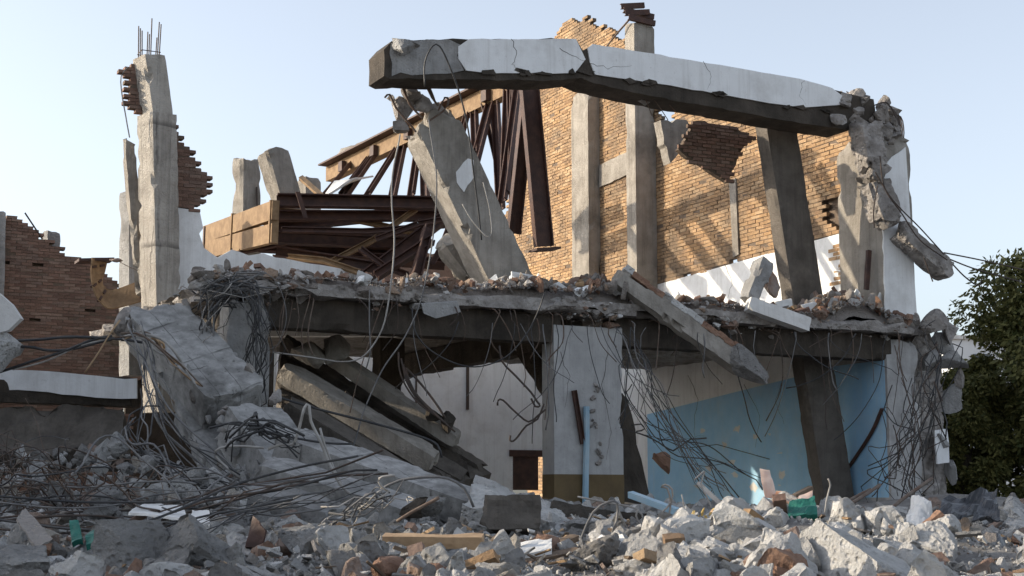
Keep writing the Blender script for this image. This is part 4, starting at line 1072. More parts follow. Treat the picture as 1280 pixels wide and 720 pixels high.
# purlins / rafters hanging from it: top (pixel on girder), bottom
RF = [((440, 205), (405, 246)), ((462, 196), (425, 247)), ((474, 190), (437, 247)), ((486, 186), (450, 248)), ((498, 182), (470, 248)), ((506, 180), (484, 246)), ((514, 178), (502, 247)), ((524, 174), (515, 248)), ((530, 172), (530, 246)),
      ((589, 140), (580, 192)), ((594, 140), (588, 196)), ((612, 130), (596, 230)), ((609, 128), (626, 250)), ((622, 130), (632, 262)), ((634, 112), (632, 240)), ((640, 108), (640, 262)), ((652, 104), (636, 250))]
ORD = ['first', 'second', 'third', 'fourth', 'fifth', 'sixth', 'seventh', 'eighth', 'ninth']
for k, (a_, b_) in enumerate(RF):
    if k in (3, 6): continue
    b_ = (b_[0] + 9 * math.sin(k * 2.7), b_[1] + 6 * math.sin(k * 4.1)); a_ = (a_[0] + 3 * math.sin(k * 1.9), a_[1] - 1.3 * math.sin(k * 1.9))
    t = np.clip((a_[0] - 646) / (408 - 646), 0, 1)
    Yt = 36.6 + (46.2 - 36.6) * t
    mb = channel(P(*a_, Yt - 0.1), P(*b_, Yt - 2.2 - 0.2 * (k % 3)), 0.17 + 0.05 * (k % 3), 0.12, 0.025, nrm(np.array([-0.6, -0.8, 0.1 * (k % 2)])), None, 'C')
    build('purlin', mb, 'steel', None, ORD[k - (k > 3) - (k > 6)] + ' slanting purlin counted from the low end of the roof girder' if k < 9 else ORD[k - 9] + ' thin purlin from the leaning beam towards the brick gable', 'purlin', 'purlins at the low end of the roof girder' if k < 9 else 'purlins hanging beside the leaning beam')
for k, (a_, b_, ya, yb, h, lab) in enumerate((((662, 104), (642, 292), 33.0, 33.4, 0.30, 'wide dark rafter slanting left below the roof beam, half of an inverted V'), ((661, 104), (680, 308), 32.6, 32.8, 0.42, 'wide dark rafter slanting right below the roof beam, half of an inverted V'))):
    build('steel_rafter', channel(P(*a_, ya), P(*b_, yb), h, 0.2, 0.03, nrm(np.array([0.35, -0.9, 0])), None, 'I'), 'steel', None, lab, 'rafter')
build('steel_plate', MB().add(box_v(P(681, 312, 32.6), nrm(np.array([1, .2, .1])), EV, EZ, 0.55, 0.4, 0.05), BOXF), 'steel', None, 'small dark plate at the foot of the right slanting rafter', 'plate')

# ================================================================== RUBBLE
def put_rock(name, sub, seed, size, c, mat, flat=(1, 1, 1), label=None, cat=None, group=None, parent=None, rz=None, cuts=11):
    r = np.random.default_rng(seed)
    v, f = rock(sub, seed, cuts, flat)
    R = rotm(r) if rz is None else np.array(Euler((r.uniform(-.15, .15), r.uniform(-.15, .15), rz)).to_matrix())
    return build(name, MB().add(v @ R.T * size + np.asarray(c), f), mat, parent, label, cat, group)
def ground_pt(px, py):
    """where the line of sight through a picture point meets the heap (searched from near to far)"""
    d = ray(px, py)
    for Y in np.arange(9.0, 34, 0.05):
        p = d * (Y / d[1])
        if p[2] <= H([p[0]], [p[1]])[0]: return p
    return d * (33.0 / d[1])
KEEP = [(478, 606, 664, 688, 13.9), (700, 790, 664, 716, 12.7), (350, 422, 642, 712, 13.0), (1000, 1150, 662, 722, 11.9), (158, 266, 628, 662, 16.0), (304, 338, 648, 694, 12.9),
        (645, 726, 670, 706, 13.5), (944, 1024, 580, 656, 15.0), (455, 506, 700, 722, 11.8), (86, 126, 654, 684, 13.5), (18, 68, 634, 690, 13.0), (862, 912, 600, 655, 15.4), (575, 745, 596, 664, 18.6), (1165, 1275, 612, 694, 14.6), (20, 560, 520, 640, 17)]
def blocked(px, Y, z, s):
    py = 360 - F_PX * (Y * C_U[1] + (z + s) * C_U[2]) / (Y * C_F[1] + (z + s) * C_F[2])
    return any(a < px < b and Y < yk and py < d for a, b, c, d, yk in KEEP)
LAND = []          # what stands where, to say beside which thing a loose piece lies
def beside(px, py, pool, side=False):
    q = min(pool, key=lambda q: (q[0] - px) ** 2 + 2.0 * (q[1] - py) ** 2)
    if not side: return q[2]
    dx, dy = px - q[0], (py - q[1]) * 1.4
    return (('left of ' if dx < 0 else 'right of ') if abs(dx) > abs(dy) else ('behind ' if dy < 0 else 'in front of ')) + q[2]
LAND_H = [(385, 682, 'the large rounded boulder'), (1078, 700, 'the biggest pale boulder'), (246, 700, 'the wide dark grey boulder'), (30, 705, 'the flat stone in the lower left corner'), (540, 676, 'the sawn timber beam'),
    (740, 690, 'the bent white sheet'), (690, 688, 'the short brown boards'), (200, 643, 'the flat white board'), (320, 675, 'the rusty metal box'), (100, 670, 'the green netting'), (45, 660, 'the pinkish tile shard'), (985, 640, 'the torn cards and green bag'),
    (880, 645, 'the yellow foam tufts'), (835, 660, 'the red brown cloth'), (640, 635, 'the pale topped slab'), (470, 630, 'the long slanted beam'), (330, 600, 'the foot of the leaning slab'), (1200, 640, 'the black plastic sheets'), (1250, 690, 'the lowest black sheet'), (1110, 640, 'the bars by the blue pier'),
    (735, 650, 'the middle column foot'), (60, 610, 'the hollow under the dark left slab'), (850, 714, 'the flat bluish stone at the bottom'), (935, 690, 'the egg shaped white stone'), (480, 712, 'the lump of red brick'), (150, 620, 'the craggy grey stone'), (1165, 690, 'the broad pale stone near the black sheets'), (565, 705, 'the pointed and faceted grey stones')]
LAND_F = [(280, 360, 'above the left column'), (390, 360, 'above the fallen stair flight'), (470, 365, 'by the short hanging grey cable'), (545, 360, 'by the upright white plaster slab'), (630, 365, 'at the foot of the leaning beam'), (700, 362, 'by the lone white plaster piece'), (755, 350, 'above the middle column'),
    (830, 385, 'beside the fallen lintel'), (890, 385, 'between the fallen lintel and the propped block'), (950, 375, 'beside the propped upright block'), (1020, 385, 'behind the lying pale post'), (1070, 365, 'around the rust brown stake'), (1120, 390, 'before the corner pier')]
RANKS = {}
def rank_label(kind, where):
    k = RANKS.get((kind, where), 0); RANKS[(kind, where)] = k + 1
    return (['largest ', 'second largest ', 'third largest ', 'fourth largest ', 'fifth largest ', 'sixth largest '][k] if k < 6 else 'smaller ') + kind + ' ' + where
def proj(p):
    dpt = p @ C_F; return 640 + F_PX * p[0] / dpt, 360 - F_PX * (p @ C_U) / dpt
# boulders one can single out
BOUL = [(385, 682, 13.2, .33, 'rock', 'large rounded grey boulder standing in the middle of the rubble'),
        (1078, 716, 11.6, .50, 'rock_pale', 'biggest pale boulder at the bottom, cut by the picture edge'),
        (246, 700, 12.0, .42, 'rock', 'wide dark grey boulder at the bottom beside the rusty box'),
        (165, 705, 12.0, .34, 'rock', 'slanting flat grey slab stone beside the wide dark boulder'),
        (30, 705, 11.7, .44, 'rock', 'broad flat pale grey stone in the lower left corner'),
        (440, 690, 12.6, .17, 'rock', 'angular grey stone leaning on the large rounded boulder'),
        (480, 712, 11.8, .20, 'brick_lump', 'lump of red brick and mortar near the bottom centre'),
        (545, 700, 12.0, .24, 'rock', 'pointed grey stone in front of the timber beam'),
        (580, 702, 12.0, .2, 'rock', 'faceted grey stone at the timber beam end'),
        (243, 604, 20.5, .30, 'rock', 'grey stone lump standing under the leaning slab'),
        (540, 632, 17.6, .2, 'rock', 'grey stone beside the pale topped slab'),
        (520, 634, 18.6, .22, 'concrete_dark', 'dark stone behind the bent rebar in the centre'),
        (1160, 670, 14.0, .28, 'rock_pale', 'pale stone on top of the right end of the heap'),
        (1120, 690, 13.2, .26, 'rock_pale', 'pale stone between the biggest boulder and the heap end'),
        (1175, 695, 13.2, .3, 'rock_pale', 'broad pale stone near the black sheets'),
        (1145, 712, 12.2, .2, 'rock_pale', 'small pale stone by the biggest boulder at the bottom edge'),
        (930, 652, 15.0, .27, 'rock_pale', 'large whitish lump on top of the right heap'),
        (968, 654, 14.8, .22, 'rock_pale', 'whitish block next to the large lump on the right heap'),
        (900, 672, 14.2, .2, 'rock_pale', 'white stone on the near flank of the right heap'),
        (812, 668, 15.2, .13, 'rock_pale', 'small cream stone perched left of the right heap'),
        (850, 694, 13.2, .22, 'rock_pale', 'round white stone at the foot of the right heap'),
        (935, 700, 13.0, .22, 'rock_pale', 'egg shaped white stone low on the right heap'),
        (985, 690, 13.2, .25, 'rock_pale', 'big rough white stone low on the right heap'),
        (855, 714, 12.0, .32, 'rock', 'flat bluish grey stone along the bottom edge'),
        (147, 560, 21.5, .22, 'rock', 'pale stone hung in cables below the white plastered beam'),
        (190, 582, 21.0, .19, 'rock', 'lighter stone hung in cables next to the leaning slab'),
        (160, 586, 21.4, .15, 'rock', 'small stone dangling below the pale one in the cables'),
        (138, 622, 18.5, .24, 'rock', 'craggy grey stone on the cable bed at the left'),
        (130, 640, 17.0, .22, 'rock', 'low grey stone in front of the craggy one'),
        (70, 615, 19, .2, 'rock', 'round grey stone among thin rods at the left')]
for k, (px, py, Y, s, mt, lab) in enumerate(BOUL):
    c = P(px, py, Y)
    fl = (1, .8, .62) if k in (1, 2, 4, 23) else ((.45, 1, .75) if k == 3 else (1, .85, .82))
    put_rock('boulder', 5 if s > .25 else 4, 2000 + k, s * 1.12, c, {'rock': 'boulder', 'rock_pale': 'boulder_pale'}.get(mt, mt), fl, lab, 'boulder', rz=(k * 1.7) % 6.28)

# the loose stones of the heap: those that show largest are objects, the rest one mass
r = np.random.default_rng(201)
cand = []
for k in range(39000):
    Y = 10.6 + 16.5 * r.random() ** 1.25
    X = r.uniform(-0.42, 0.42) * Y
    px = 640 + F_PX * X / Y
    s = 0.015 * (1 + r.pareto(1.4)); s = min(s, 0.19 + 0.05 * r.random())
    if Y > 20: s = min(s * 1.2, 0.3)
    cand.append((s / Y, s, X, Y, px))
cand.sort(reverse=True)
hz = H(np.array([c[2] for c in cand]), np.array([c[3] for c in cand]))
protos = {}
for sub, num in ((4, 14), (3, 26), (1, 30)):
    protos[sub] = [rock(sub, 3000 + 100 * sub + i, 10, (1, r.uniform(.7, 1), r.uniform(.5, .9)), 0.06) for i in range(num)]
pmesh = {}
mass = MB(); nobj = 0
for i, (q, s, X, Y, px) in enumerate(cand):
    z = hz[i] + s * r.uniform(-0.15, 0.45)
    R = rotm(r)
    if s > 0.055 and blocked(px, Y, z, s): continue
    pale = (px > 800 and px < 1190 and Y < 19)
    if pale: s *= 1.12
    if nobj < 290 and -20 < px < 1300:
        sub = 4 if nobj < 110 else 3
        k = int(r.integers(len(protos[sub])))
        mt = 'brick_lump' if r.random() < 0.06 else ('rock_pale' if pale and r.random() < 0.8 else 'rock')
        key = (sub, k, mt)
        if key not in pmesh: pmesh[key] = mesh_from('stone', protos[sub][k][0], protos[sub][k][1], mt)
        wh = beside(*proj(np.array([X, Y, z])), LAND_H, True)
        knd = {'brick_lump': 'reddish brick lump', 'rock': 'loose grey stone', 'rock_pale': 'loose whitish stone'}[mt]
        lab, grp = rank_label(knd, wh), knd + 's ' + wh
        o = link('stone', pmesh[key], (X, Y, z), None, lab, 'stone', grp)
        o.rotation_euler = Matrix(R.tolist()).to_euler(); o.scale = (s * 1.15,) * 3
        nobj += 1
    else:
        sub = 1 if q < 0.0075 else 3
        v, f = protos[sub][int(r.integers(len(protos[sub])))]
        mass.add(v @ R.T * s + np.array([X, Y, z]), f, 1 if pale else 0)
build('rubble', mass, ['rock', 'rock_pale'], None, 'small broken stones and grit covering the whole demolition heap', 'rubble', kind='stuff')

r = np.random.default_rng(204)
hol = MB()
for k in range(260):
    px = r.uniform(-20, 330); py = r.uniform(566, 632); Y = 25.2 - (py - 566) * 0.10
    v_, f_ = protos[1][int(r.integers(30))]; hol.add(v_ @ rotm(r).T * min(0.06 * (1 + r.pareto(1.8)), 0.3) + P(px, py, Y), f_)
build('rubble', hol, 'rock', None, 'broken stones heaped in the hollow beneath the dark left slab', 'rubble', kind='stuff')
# flat shards scattered over the heap
r = np.random.default_rng(205)
sh = MB()
for k in range(900):
    Y = 11 + 13 * r.random() ** 1.2; X = r.uniform(-0.36, 0.36) * Y
    n_ = r.integers(4, 7); an = np.sort(r.uniform(0, 6.28, n_)); sc_ = r.uniform(0.04, 0.16)
    pts = np.stack([np.cos(an), np.sin(an) * r.uniform(.5, 1), np.zeros(n_)], 1) * sc_
    R = np.array(Euler((r.normal(0, .5), r.normal(0, .5), r.uniform(0, 6.28))).to_matrix())
    z = H([X], [Y])[0] + r.uniform(0.02, 0.12)
    prism(pts @ R.T + np.array([X, Y, z]), R[:, 2] * -r.uniform(.012, .035), sh, int(r.choice([0, 0, 1, 2])))
build('shards', sh, ['rock', 'rock_pale', 'rock_floor'], None, 'thin chips of plaster and concrete strewn over the heap', 'shards', kind='stuff')

sp = MB()
for k in range(170):
    Y = 11 + 12 * r.random() ** 1.2; X = r.uniform(-0.36, 0.36) * Y; z = H([X], [Y])[0] + r.uniform(0.03, 0.14)
    a = r.uniform(0, 6.28); d_ = np.array([math.cos(a), math.sin(a), r.normal(0, .3)]); ax_, ay_, az_ = frame(np.zeros(3), d_, np.array([0, 0, 1.0]))
    sp.add(box_v((X, Y, z), ax_, ay_, az_, r.uniform(.08, .4), r.uniform(.012, .05), r.uniform(.008, .025)) + r.normal(0, .004, (8, 3)), BOXF, int(r.integers(3)))
build('splinters', sp, ['wood', 'wood_dark', 'steel_edge'], None, 'splintered laths and sticks strewn through the rubble', 'splinters', kind='stuff')

# ------------------------------------------------------------------ debris on the upper slab
def floor_h(u, v):
    def b(cu, w, a): return a * np.exp(-((u - cu) / w) ** 2)
    h = 0.07 + 0.05 * math.sin(u * 2.3) * math.sin(u * 0.9 + 1) + b(-1.3, 1.3, 0.34) + b(0.5, 0.7, 0.36) + b(7.0, 0.9, 0.62) + b(-3.6, .5, .2) + b(-5.5, 1.0, 0.12) + b(3.2, 1.0, 0.20) + b(-6.9, .6, .15)
    return h * math.exp(-((v - 0.7) / 1.3) ** 2)
gu = np.linspace(u0 + 0.3, u1 - 0.25, 120); gv = np.linspace(-0.25, 4.0, 26)
vv = []; 
for a_ in gu:
    for b_ in gv: vv.append(L(a_, b_, FL - 0.02 + floor_h(a_, b_) + 0.03 * math.sin(a_ * 9 + b_ * 7) - 0.30 * max(0.0, (0.12 - b_) / 0.37)))
ff = [(i * 26 + j, (i + 1) * 26 + j, (i + 1) * 26 + j + 1, i * 26 + j + 1) for i in range(119) for j in range(25)]
build('debris_bed', MB().add(vv, ff), 'rock_floor', bld, smooth=True)
r = np.random.default_rng(210)
cand = []
for k in range(9500):
    u = r.uniform(u0 + 0.2, u1 - 0.2); v = -0.35 + abs(r.normal(0, 1.0))
    if v > 3.8: continue
    s = min(0.015 * (1 + r.pareto(1.45)), 0.17)
    if s > 0.045 and r.random() > 0.12 + 2.2 * max(0, floor_h(u, 0.7) - 0.10): continue
    cand.append((s, u, v))
cand.sort(reverse=True)
ms = MB()
for i, (s, u, v) in enumerate(cand):
    c = L(u, v, FL + floor_h(u, v) + s * r.uniform(0.0, 0.5)); R = rotm(r)
    if i < 230:
        sub = 3; k = int(r.integers(len(protos[3]))); mt = 'plaster' if r.random() < 0.14 else ('brick_lump' if r.random() < 0.22 else 'rock_floor')
        key = (sub, k, mt)
        if key not in pmesh: pmesh[key] = mesh_from('stone', protos[sub][k][0], protos[sub][k][1], mt)
        wh = beside(*proj(c), LAND_F)
        knd = {'plaster': 'white plaster fragment', 'brick_lump': 'brown brick fragment', 'rock_floor': 'grey concrete fragment'}[mt]
        lab, grp = rank_label(knd, wh + ' on the slab'), knd + 's ' + wh
        o = link('fragment', pmesh[key], c, None, lab, 'fragment', grp)
        o.rotation_euler = Matrix(R.tolist()).to_euler(); o.scale = (s * 1.2, s, s * 0.75)
    else:
        v_, f_ = protos[1][int(r.integers(len(protos[1])))]
        ms.add(v_ @ R.T * s + c, f_)
build('debris', ms, 'rock_floor', None, 'fine broken brick and plaster lying along the upper slab', 'debris', kind='stuff')
# whole and broken bricks lying about
r = np.random.default_rng(215)
bmesh_ = {}
for k in range(6):
    l_ = (0.24, 0.24, 0.17, 0.13, 0.24, 0.10)[k]
    mb = rbox(np.zeros(3), (1, 0, 0), (0, 1, 0), (0, 0, 1), l_, 0.115, 0.07, cell=0.04, rough=0.004, chip=0.02, jag=(0.0, 0.03 if k in (2, 3, 5) else 0), seed=50 + k)
    for mt in ('brick_red', 'brick_lump', 'brick'): bmesh_[(k, mt)] = mesh_from('brick', np.concatenate(mb.v), mb.f, mt)
for k in range(110):
    mt = ('brick_red', 'brick_lump', 'brick')[int(r.integers(3))]; sh_ = int(r.integers(6))
    if k < 62:
        Y = 11.2 + 8 * r.random() ** 1.2; X = r.uniform(-0.34, 0.34) * Y; c = np.array([X, Y, H([X], [Y])[0] + r.uniform(0.06, 0.16)])
        if blocked(640 + F_PX * X / Y, Y, c[2], 0.08): continue
        wh = beside(*proj(c), LAND_H, True)
    else:
        u = r.uniform(u0 + 0.5, u1 - 0.5); v = -0.2 + abs(r.normal(0, .5)); c = L(u, v, FL + floor_h(u, v) + 0.08); wh = beside(*proj(c), LAND_F) + ' on the slab'
    o = link('loose_brick', bmesh_[(sh_, mt)], c, None, {'brick_red': 'red brown', 'brick_lump': 'dusty mortared', 'brick': 'ochre'}[mt] + (' whole' if sh_ in (0, 1, 4) else ' broken') + ' brick lying ' + wh, 'brick', 'loose bricks ' + wh)
    o.rotation_euler = (r.normal(0, .5), r.normal(0, .5), r.uniform(0, 6.28)); o.scale = (1.15, 1.15, 1.15)
# white plaster boards and flat pieces on the slab
for k, (pts, lab) in enumerate(([((538, 352), (546, 346), (552, 352), (556, 366), (543, 368)), 'small white plaster slab standing on its edge below the leaning beam'],
    [((612, 372), (628, 360), (644, 356), (636, 376), (622, 378)), 'folded white plaster piece at the foot of the leaning beam'],
    [((640, 340), (668, 345), (672, 362), (640, 366)), 'largest white plaster piece propped against the leaning beam foot'],
    [((684, 360), (700, 353), (712, 362), (698, 367)), 'white plaster piece alone between leaning beam and middle column'],
    [((970, 378), (990, 374), (991, 384), (974, 388)), 'white flat piece beside the lying pale post'],
    [((1002, 382), (1020, 378), (1026, 386), (1008, 391)), 'white flat piece in front of the debris pile by the corner pier'],
    [((1095, 380), (1101, 366), (1106, 384), (1100, 388)), 'thin white splinter standing by the corner pier'],
    [((527, 380), (572, 377), (576, 390), (545, 398), (530, 392)), 'flat grey plate sticking out over the slab edge'])):
    build('plaster_piece', prism([onV(px, py, -0.45 if k == 7 else 0.1) for px, py in pts], nrm(EV + EZ * 0.5) * 0.05), 'concrete_cold' if k == 7 else 'sheet_white', None, lab, 'plaster piece')

# ================================================================== LOOSE OBJECTS IN THE RUBBLE
def plank(name, a_, b_, ya, yb, w, h, mat, lab, cat, seed=0):
    return build(name, member(P(*a_, ya), P(*b_, yb), h, w, ref=np.array([0, 1.0, 0.25]), cell=0.09, chip=0.012, rough=0.003, seed=seed), mat, None, lab, cat)
plank('timber_beam', (480, 676), (604, 677), 14.0, 13.9, 0.16, 0.125, 'wood', 'sawn timber beam lying level across the rubble in the centre', 'timber', 1)
plank('timber_board', (676, 692), (718, 672), 14.2, 14.6, 0.12, 0.06, 'wood_dark', 'short brown board slanting on the rubble right of the timber beam', 'board', 2)
plank('timber_board', (648, 706), (724, 690), 13.4, 13.8, 0.12, 0.07, 'wood_dark', 'dark charred board below the short brown one', 'board', 3)
plank('timber_board', (682, 692), (705, 676), 14.4, 14.8, 0.1, 0.05, 'wood', 'thin brown lath lying alongside the short brown board', 'board', 4)
def sheet(name, quad, mat, lab, cat, th=0.012, fold=0.03, seed=0):
    q = [P(px, py, Y) for px, py, Y in quad]
    return slab_sheet(name, q, mat, lab, cat, th, fold, seed)
def slab_sheet(name, q, mat, lab, cat, th, fold, seed):
    a, b_, c, d = q; n = nrm(np.cross(b_ - a, d - a)); t, f = lattice(10, 8, 1)
    s, w, h = t[:, :1], t[:, 1:2], t[:, 2:]
    p = (a * (1 - s) + b_ * s) * (1 - w) + (d * (1 - s) + c * s) * w
    p = p + n * (fbm(p + seed, 5, 3, seed) * fold)[:, None] + n * (h * th)
    e = (t[:, 0] < .01) | (t[:, 0] > .99) | (t[:, 1] < .01) | (t[:, 1] > .99)
    cen = (a + b_ + c + d) / 4
    p += (cen - p) * (np.clip(fbm(p * np.array([1, 1, 1]) + seed, 9, 2, seed + 2), 0, 1) * 0.16 * e)[:, None]
    return build(name, MB().add(p, f), mat, None, lab, cat)
sheet('white_board', ((160, 643, 16.6), (235, 652, 16.0), (228, 634, 17.4), (180, 632, 17.6)), 'sheet_white', 'flat white board lying among the cables on the left', 'board', 0.03, 0.01, 1)
sheet('white_board', ((236, 652, 16.2), (262, 660, 15.8), (262, 640, 16.6), (240, 641, 16.8)), 'sheet_white', 'smaller cracked white board under the cables beside the flat one', 'board', 0.03, 0.01, 2)
sheet('bent_sheet', ((706, 712, 12.6), (735, 698, 12.6), (776, 670, 13.2), (752, 672, 13.6)), 'sheet_white', 'bent white sheet arching up from the rubble in the centre', 'sheet', 0.015, 0.015, 3)
sheet('bent_sheet', ((770, 690, 13.0), (784, 684, 13.2), (778, 668, 13.3), (752, 671, 13.5)), 'plaster_dirty', 'grey folded flap behind the bent white sheet', 'sheet', 0.015, 0.02, 4)
sheet('rusty_box', ((308, 688, 13.0), (330, 690, 13.0), (334, 664, 13.0), (318, 650, 13.1)), 'steel', 'dark rusty metal box lying open beside the large rounded boulder', 'metal box', 0.10, 0.02, 5)
sheet('tile', ((20, 652, 13.6), (46, 688, 13.0), (66, 676, 13.2), (30, 636, 14.0)), 'rock_floor', 'curved pinkish tile shard lying on the left of the rubble', 'tile', 0.02, 0.01, 6)
# pink and orange torn card on the heap
sheet('torn_card', ((956, 622, 15.8), (972, 624, 15.8), (962, 586, 15.9), (948, 582, 15.9)), 'card_pink', 'tall torn pinkish card standing on the pale heap', 'card', 0.006, 0.02, 7)
sheet('torn_card', ((968, 632, 15.6), (1000, 636, 15.5), (1002, 620, 15.9), (970, 614, 15.9)), 'card_orange', 'orange printed card crumpled beside the tall torn one', 'card', 0.006, 0.03, 8)
sheet('torn_card', ((996, 636, 15.5), (1016, 632, 15.6), (1016, 612, 15.7), (998, 622, 15.7)), 'card_pink', 'pale folded card at the end of the orange one', 'card', 0.006, 0.03, 9)
plank('timber_stick', (992, 621), (1014, 610), 16.2, 16.4, 0.06, 0.05, 'wood_dark', 'short dark stick behind the folded cards', 'stick', 5)
plank('timber_stick', (974, 640), (984, 630), 15.4, 15.5, 0.03, 0.03, 'wood', 'thin orange stick leaning on the whitish stones', 'stick', 6)
sheet('green_bag', ((984, 656, 15.0), (1022, 654, 15.0), (1018, 632, 15.3), (986, 636, 15.3)), 'green', 'dark green plastic bag beneath the cards on the pale heap', 'bag', 0.08, 0.05, 10)
sheet('green_net', ((90, 682, 13.6), (104, 680, 13.6), (100, 656, 13.9), (88, 656, 13.9)), 'green', 'scrap of green netting in the rubble at the left', 'netting', 0.06, 0.05, 11)
sheet('green_net', ((108, 684, 13.6), (124, 682, 13.6), (118, 668, 13.9), (108, 670, 13.9)), 'green', 'smaller scrap of green netting beside the first', 'netting', 0.06, 0.05, 12)
r = np.random.default_rng(31)
for k, (px, py, s, lab) in enumerate(((877, 650, .09, 'tuft of yellow foam behind the pale heap'), (905, 642, .10, 'larger tuft of dry yellowish foam by the grey pipe'))):
    o = empty('foam_tuft', P(px, py, 15.6), lab, 'foam')
    for j in range(9): put_rock('shred', 2, 4000 + 20 * k + j, s * r.uniform(.4, .8), P(px + r.normal(0, 8), py + r.normal(0, 6), 15.6), 'straw', (1, .5, .3), parent=o)
sheet('red_cloth', ((806, 668, 15.8), (872, 664, 15.6), (872, 652, 15.9), (815, 655, 16.2)), 'red_cloth', 'strip of red brown cloth stretched left of the pale heap', 'cloth', 0.03, 0.06, 13)
sheet('plaster_piece', ((640, 700, 13.4), (690, 694, 13.6), (690, 682, 14.0), (650, 686, 14.0)), 'sheet_white', 'broad white plaster piece lying right of the timber beam', 'plaster piece', 0.06, 0.02, 14)
plank('blue_lath', (788, 618), (848, 640), 21.5, 20.5, 0.09, 0.09, 'pipe_blue', 'pale blue lath slanting in front of the blue wall', 'lath', 7)
plank('grey_pipe', (873, 604), (908, 636), 17.0, 16.6, 0.05, 0.05, 'cable_pale', 'thin pale pipe slanting out of the heap before the blue wall', 'pipe', 8)
put_rock('brick_chunk', 3, 4400, 0.30, P(828, 575, 30.6), 'brick_lump', (.7, .6, 1), 'brown chunk hanging in the cables before the blue wall', 'brickwork', rz=0.4)
# black sheets and refuse at the far right
for k, (q, mt, lab) in enumerate(((((1165, 655, 17.5), (1215, 650, 17.8), (1236, 612, 18.6), (1180, 625, 18.6)), 'black_plastic', 'large black plastic sheet heaped behind the pale stones at the right'),
    (((1215, 652, 17.0), (1250, 655, 17.0), (1244, 620, 18.0), (1228, 622, 18.0)), 'black_plastic', 'folded black sheet beside the large one'),
    (((1225, 694, 14.6), (1272, 690, 14.8), (1258, 672, 15.2), (1236, 676, 15.2)), 'black_plastic', 'grey black plastic sheet lying lowest at the right'),
    (((1130, 652, 18.6), (1160, 660, 18.2), (1166, 630, 18.8), (1140, 628, 19.2)), 'plaster_dirty', 'crumpled pale sheet at the foot of the corner pier'),
    (((1186, 672, 16.0), (1212, 668, 16.0), (1215, 655, 16.6), (1190, 655, 16.6)), 'wood_dark', 'brown rag between the black sheets and the pale stones'))):
    sheet('plastic_sheet' if mt == 'black_plastic' else 'crumpled_sheet', q, mt, lab, 'sheet', 0.02, 0.10, 40 + k)

# ================================================================== CABLES, WIRES AND BARS
def wire(pts, Y, rad, mat, lab, cat='cable', name='cable', group=None, wob=0.015, seed=0):
    Ys = Y if isinstance(Y, (list, tuple)) else [Y] * len(pts)
    if len(Ys) == 2 and len(pts) > 2: Ys = np.linspace(Ys[0], Ys[1], len(pts))
    return build(name, tube([P(x, y, yy) for (x, y), yy in zip(pts, Ys)], rad, 5, 0.10, wob=wob, seed=seed), mat, None, lab, cat, group, smooth=True)
wire(((500, 168), (491, 215), (490, 255), (493, 305), (488, 360), (481, 400), (470, 425), (452, 446), (428, 452), (395, 448), (340, 440)), 26.5, .015, 'cable_pale', 'pale cable falling from the roof beam end and curving to the left column', seed=1)
wire(((536, 150), (545, 225), (541, 300), (528, 370), (508, 418), (478, 462), (456, 510), (446, 545), (430, 592)), 26.2, .014, 'cable_grey', 'grey cable hanging from the leaning beam head down past the slab', seed=2)
wire(((531, 108), (532, 78), (541, 58), (550, 58), (562, 82), (575, 120), (586, 170), (597, 250), (602, 300)), [27.2, 27.2, 27.2, 27.2, 27.4, 27.6, 27.8, 28.2, 28.4], .017, 'cable_black', 'black cable looped over the roof beam end and down the leaning beam', seed=3)
wire(((604, 228), (612, 262), (615, 292), (608, 295), (590, 275), (578, 255)), 27.9, .012, 'cable_pale', 'thin pale wire looped on the face of the leaning beam', 'wire', 'wire', seed=4)
wire(((462, 362), (462, 410), (463, 440), (458, 460)), 26.6, .013, 'cable_grey', 'short grey cable hanging straight from the slab edge at the left', seed=5)
wire(((515, 385), (520, 415), (538, 438), (570, 455), (600, 458), (632, 446), (656, 420), (672, 390), (681, 366)), 27.4, .014, 'cable_black', 'dark cable sagging in a bow under the slab before the left opening', seed=6)
wire(((624, 432), (628, 452), (645, 470), (664, 490), (672, 502), (676, 507), (670, 508), (664, 498)), 28.8, .022, 'rebar_dark', 'bent black bar hanging by the middle column', 'bar', 'steel_bar', seed=7)
wire(((622, 507), (622, 500), (628, 500), (642, 514), (660, 528), (672, 520), (682, 512)), 28.8, .020, 'rebar_dark', 'hooked bar floating level before the white back wall', 'bar', 'steel_bar', seed=8)
wire(((680, 505), (672, 524), (658, 532), (648, 545), (642, 551), (638, 550), (638, 544)), 28.8, .020, 'rebar_dark', 'lower hooked bar curling under the level one', 'bar', 'steel_bar', seed=9)
wire(((507, 460), (530, 485), (548, 508), (556, 522)), 28.0, .024, 'rebar_dark', 'straight dark bar slanting over the stair flight edge', 'bar', 'steel_bar', seed=10)
for k in range(5): wire(((498 + 3 * k, 440 + 8 * k), (502 + 5 * k, 470 + 6 * k), (520 + 6 * k, 500 + 4 * k), (545 + 6 * k, 520 + 5 * k)), 27.8, .018, 'rebar_dark', ('topmost', 'second', 'third', 'fourth', 'lowest')[k] + ' thin dark bar of the sheaf at the stair flight edge', 'bar', 'steel_bar', 'bars at the stair flight edge', seed=20 + k)
wire(((300, 598), (270, 570), (275, 560), (295, 558), (330, 560)), 21.5, .02, 'cable_pale', 'pale bent wire on the foot of the leaning slab', 'wire', 'wire', seed=11)
wire(((335, 562), (350, 556), (365, 556), (372, 540), (380, 510), (386, 507), (388, 525), (400, 550), (412, 580), (425, 605), (438, 618)), 20.5, .022, 'cable_pale', 'thick pale cable arching up beside the left column', seed=12)
wire(((400, 535), (408, 560), (420, 590), (430, 612)), 20.6, .018, 'cable_pale', 'second pale cable alongside the arching one', seed=13)
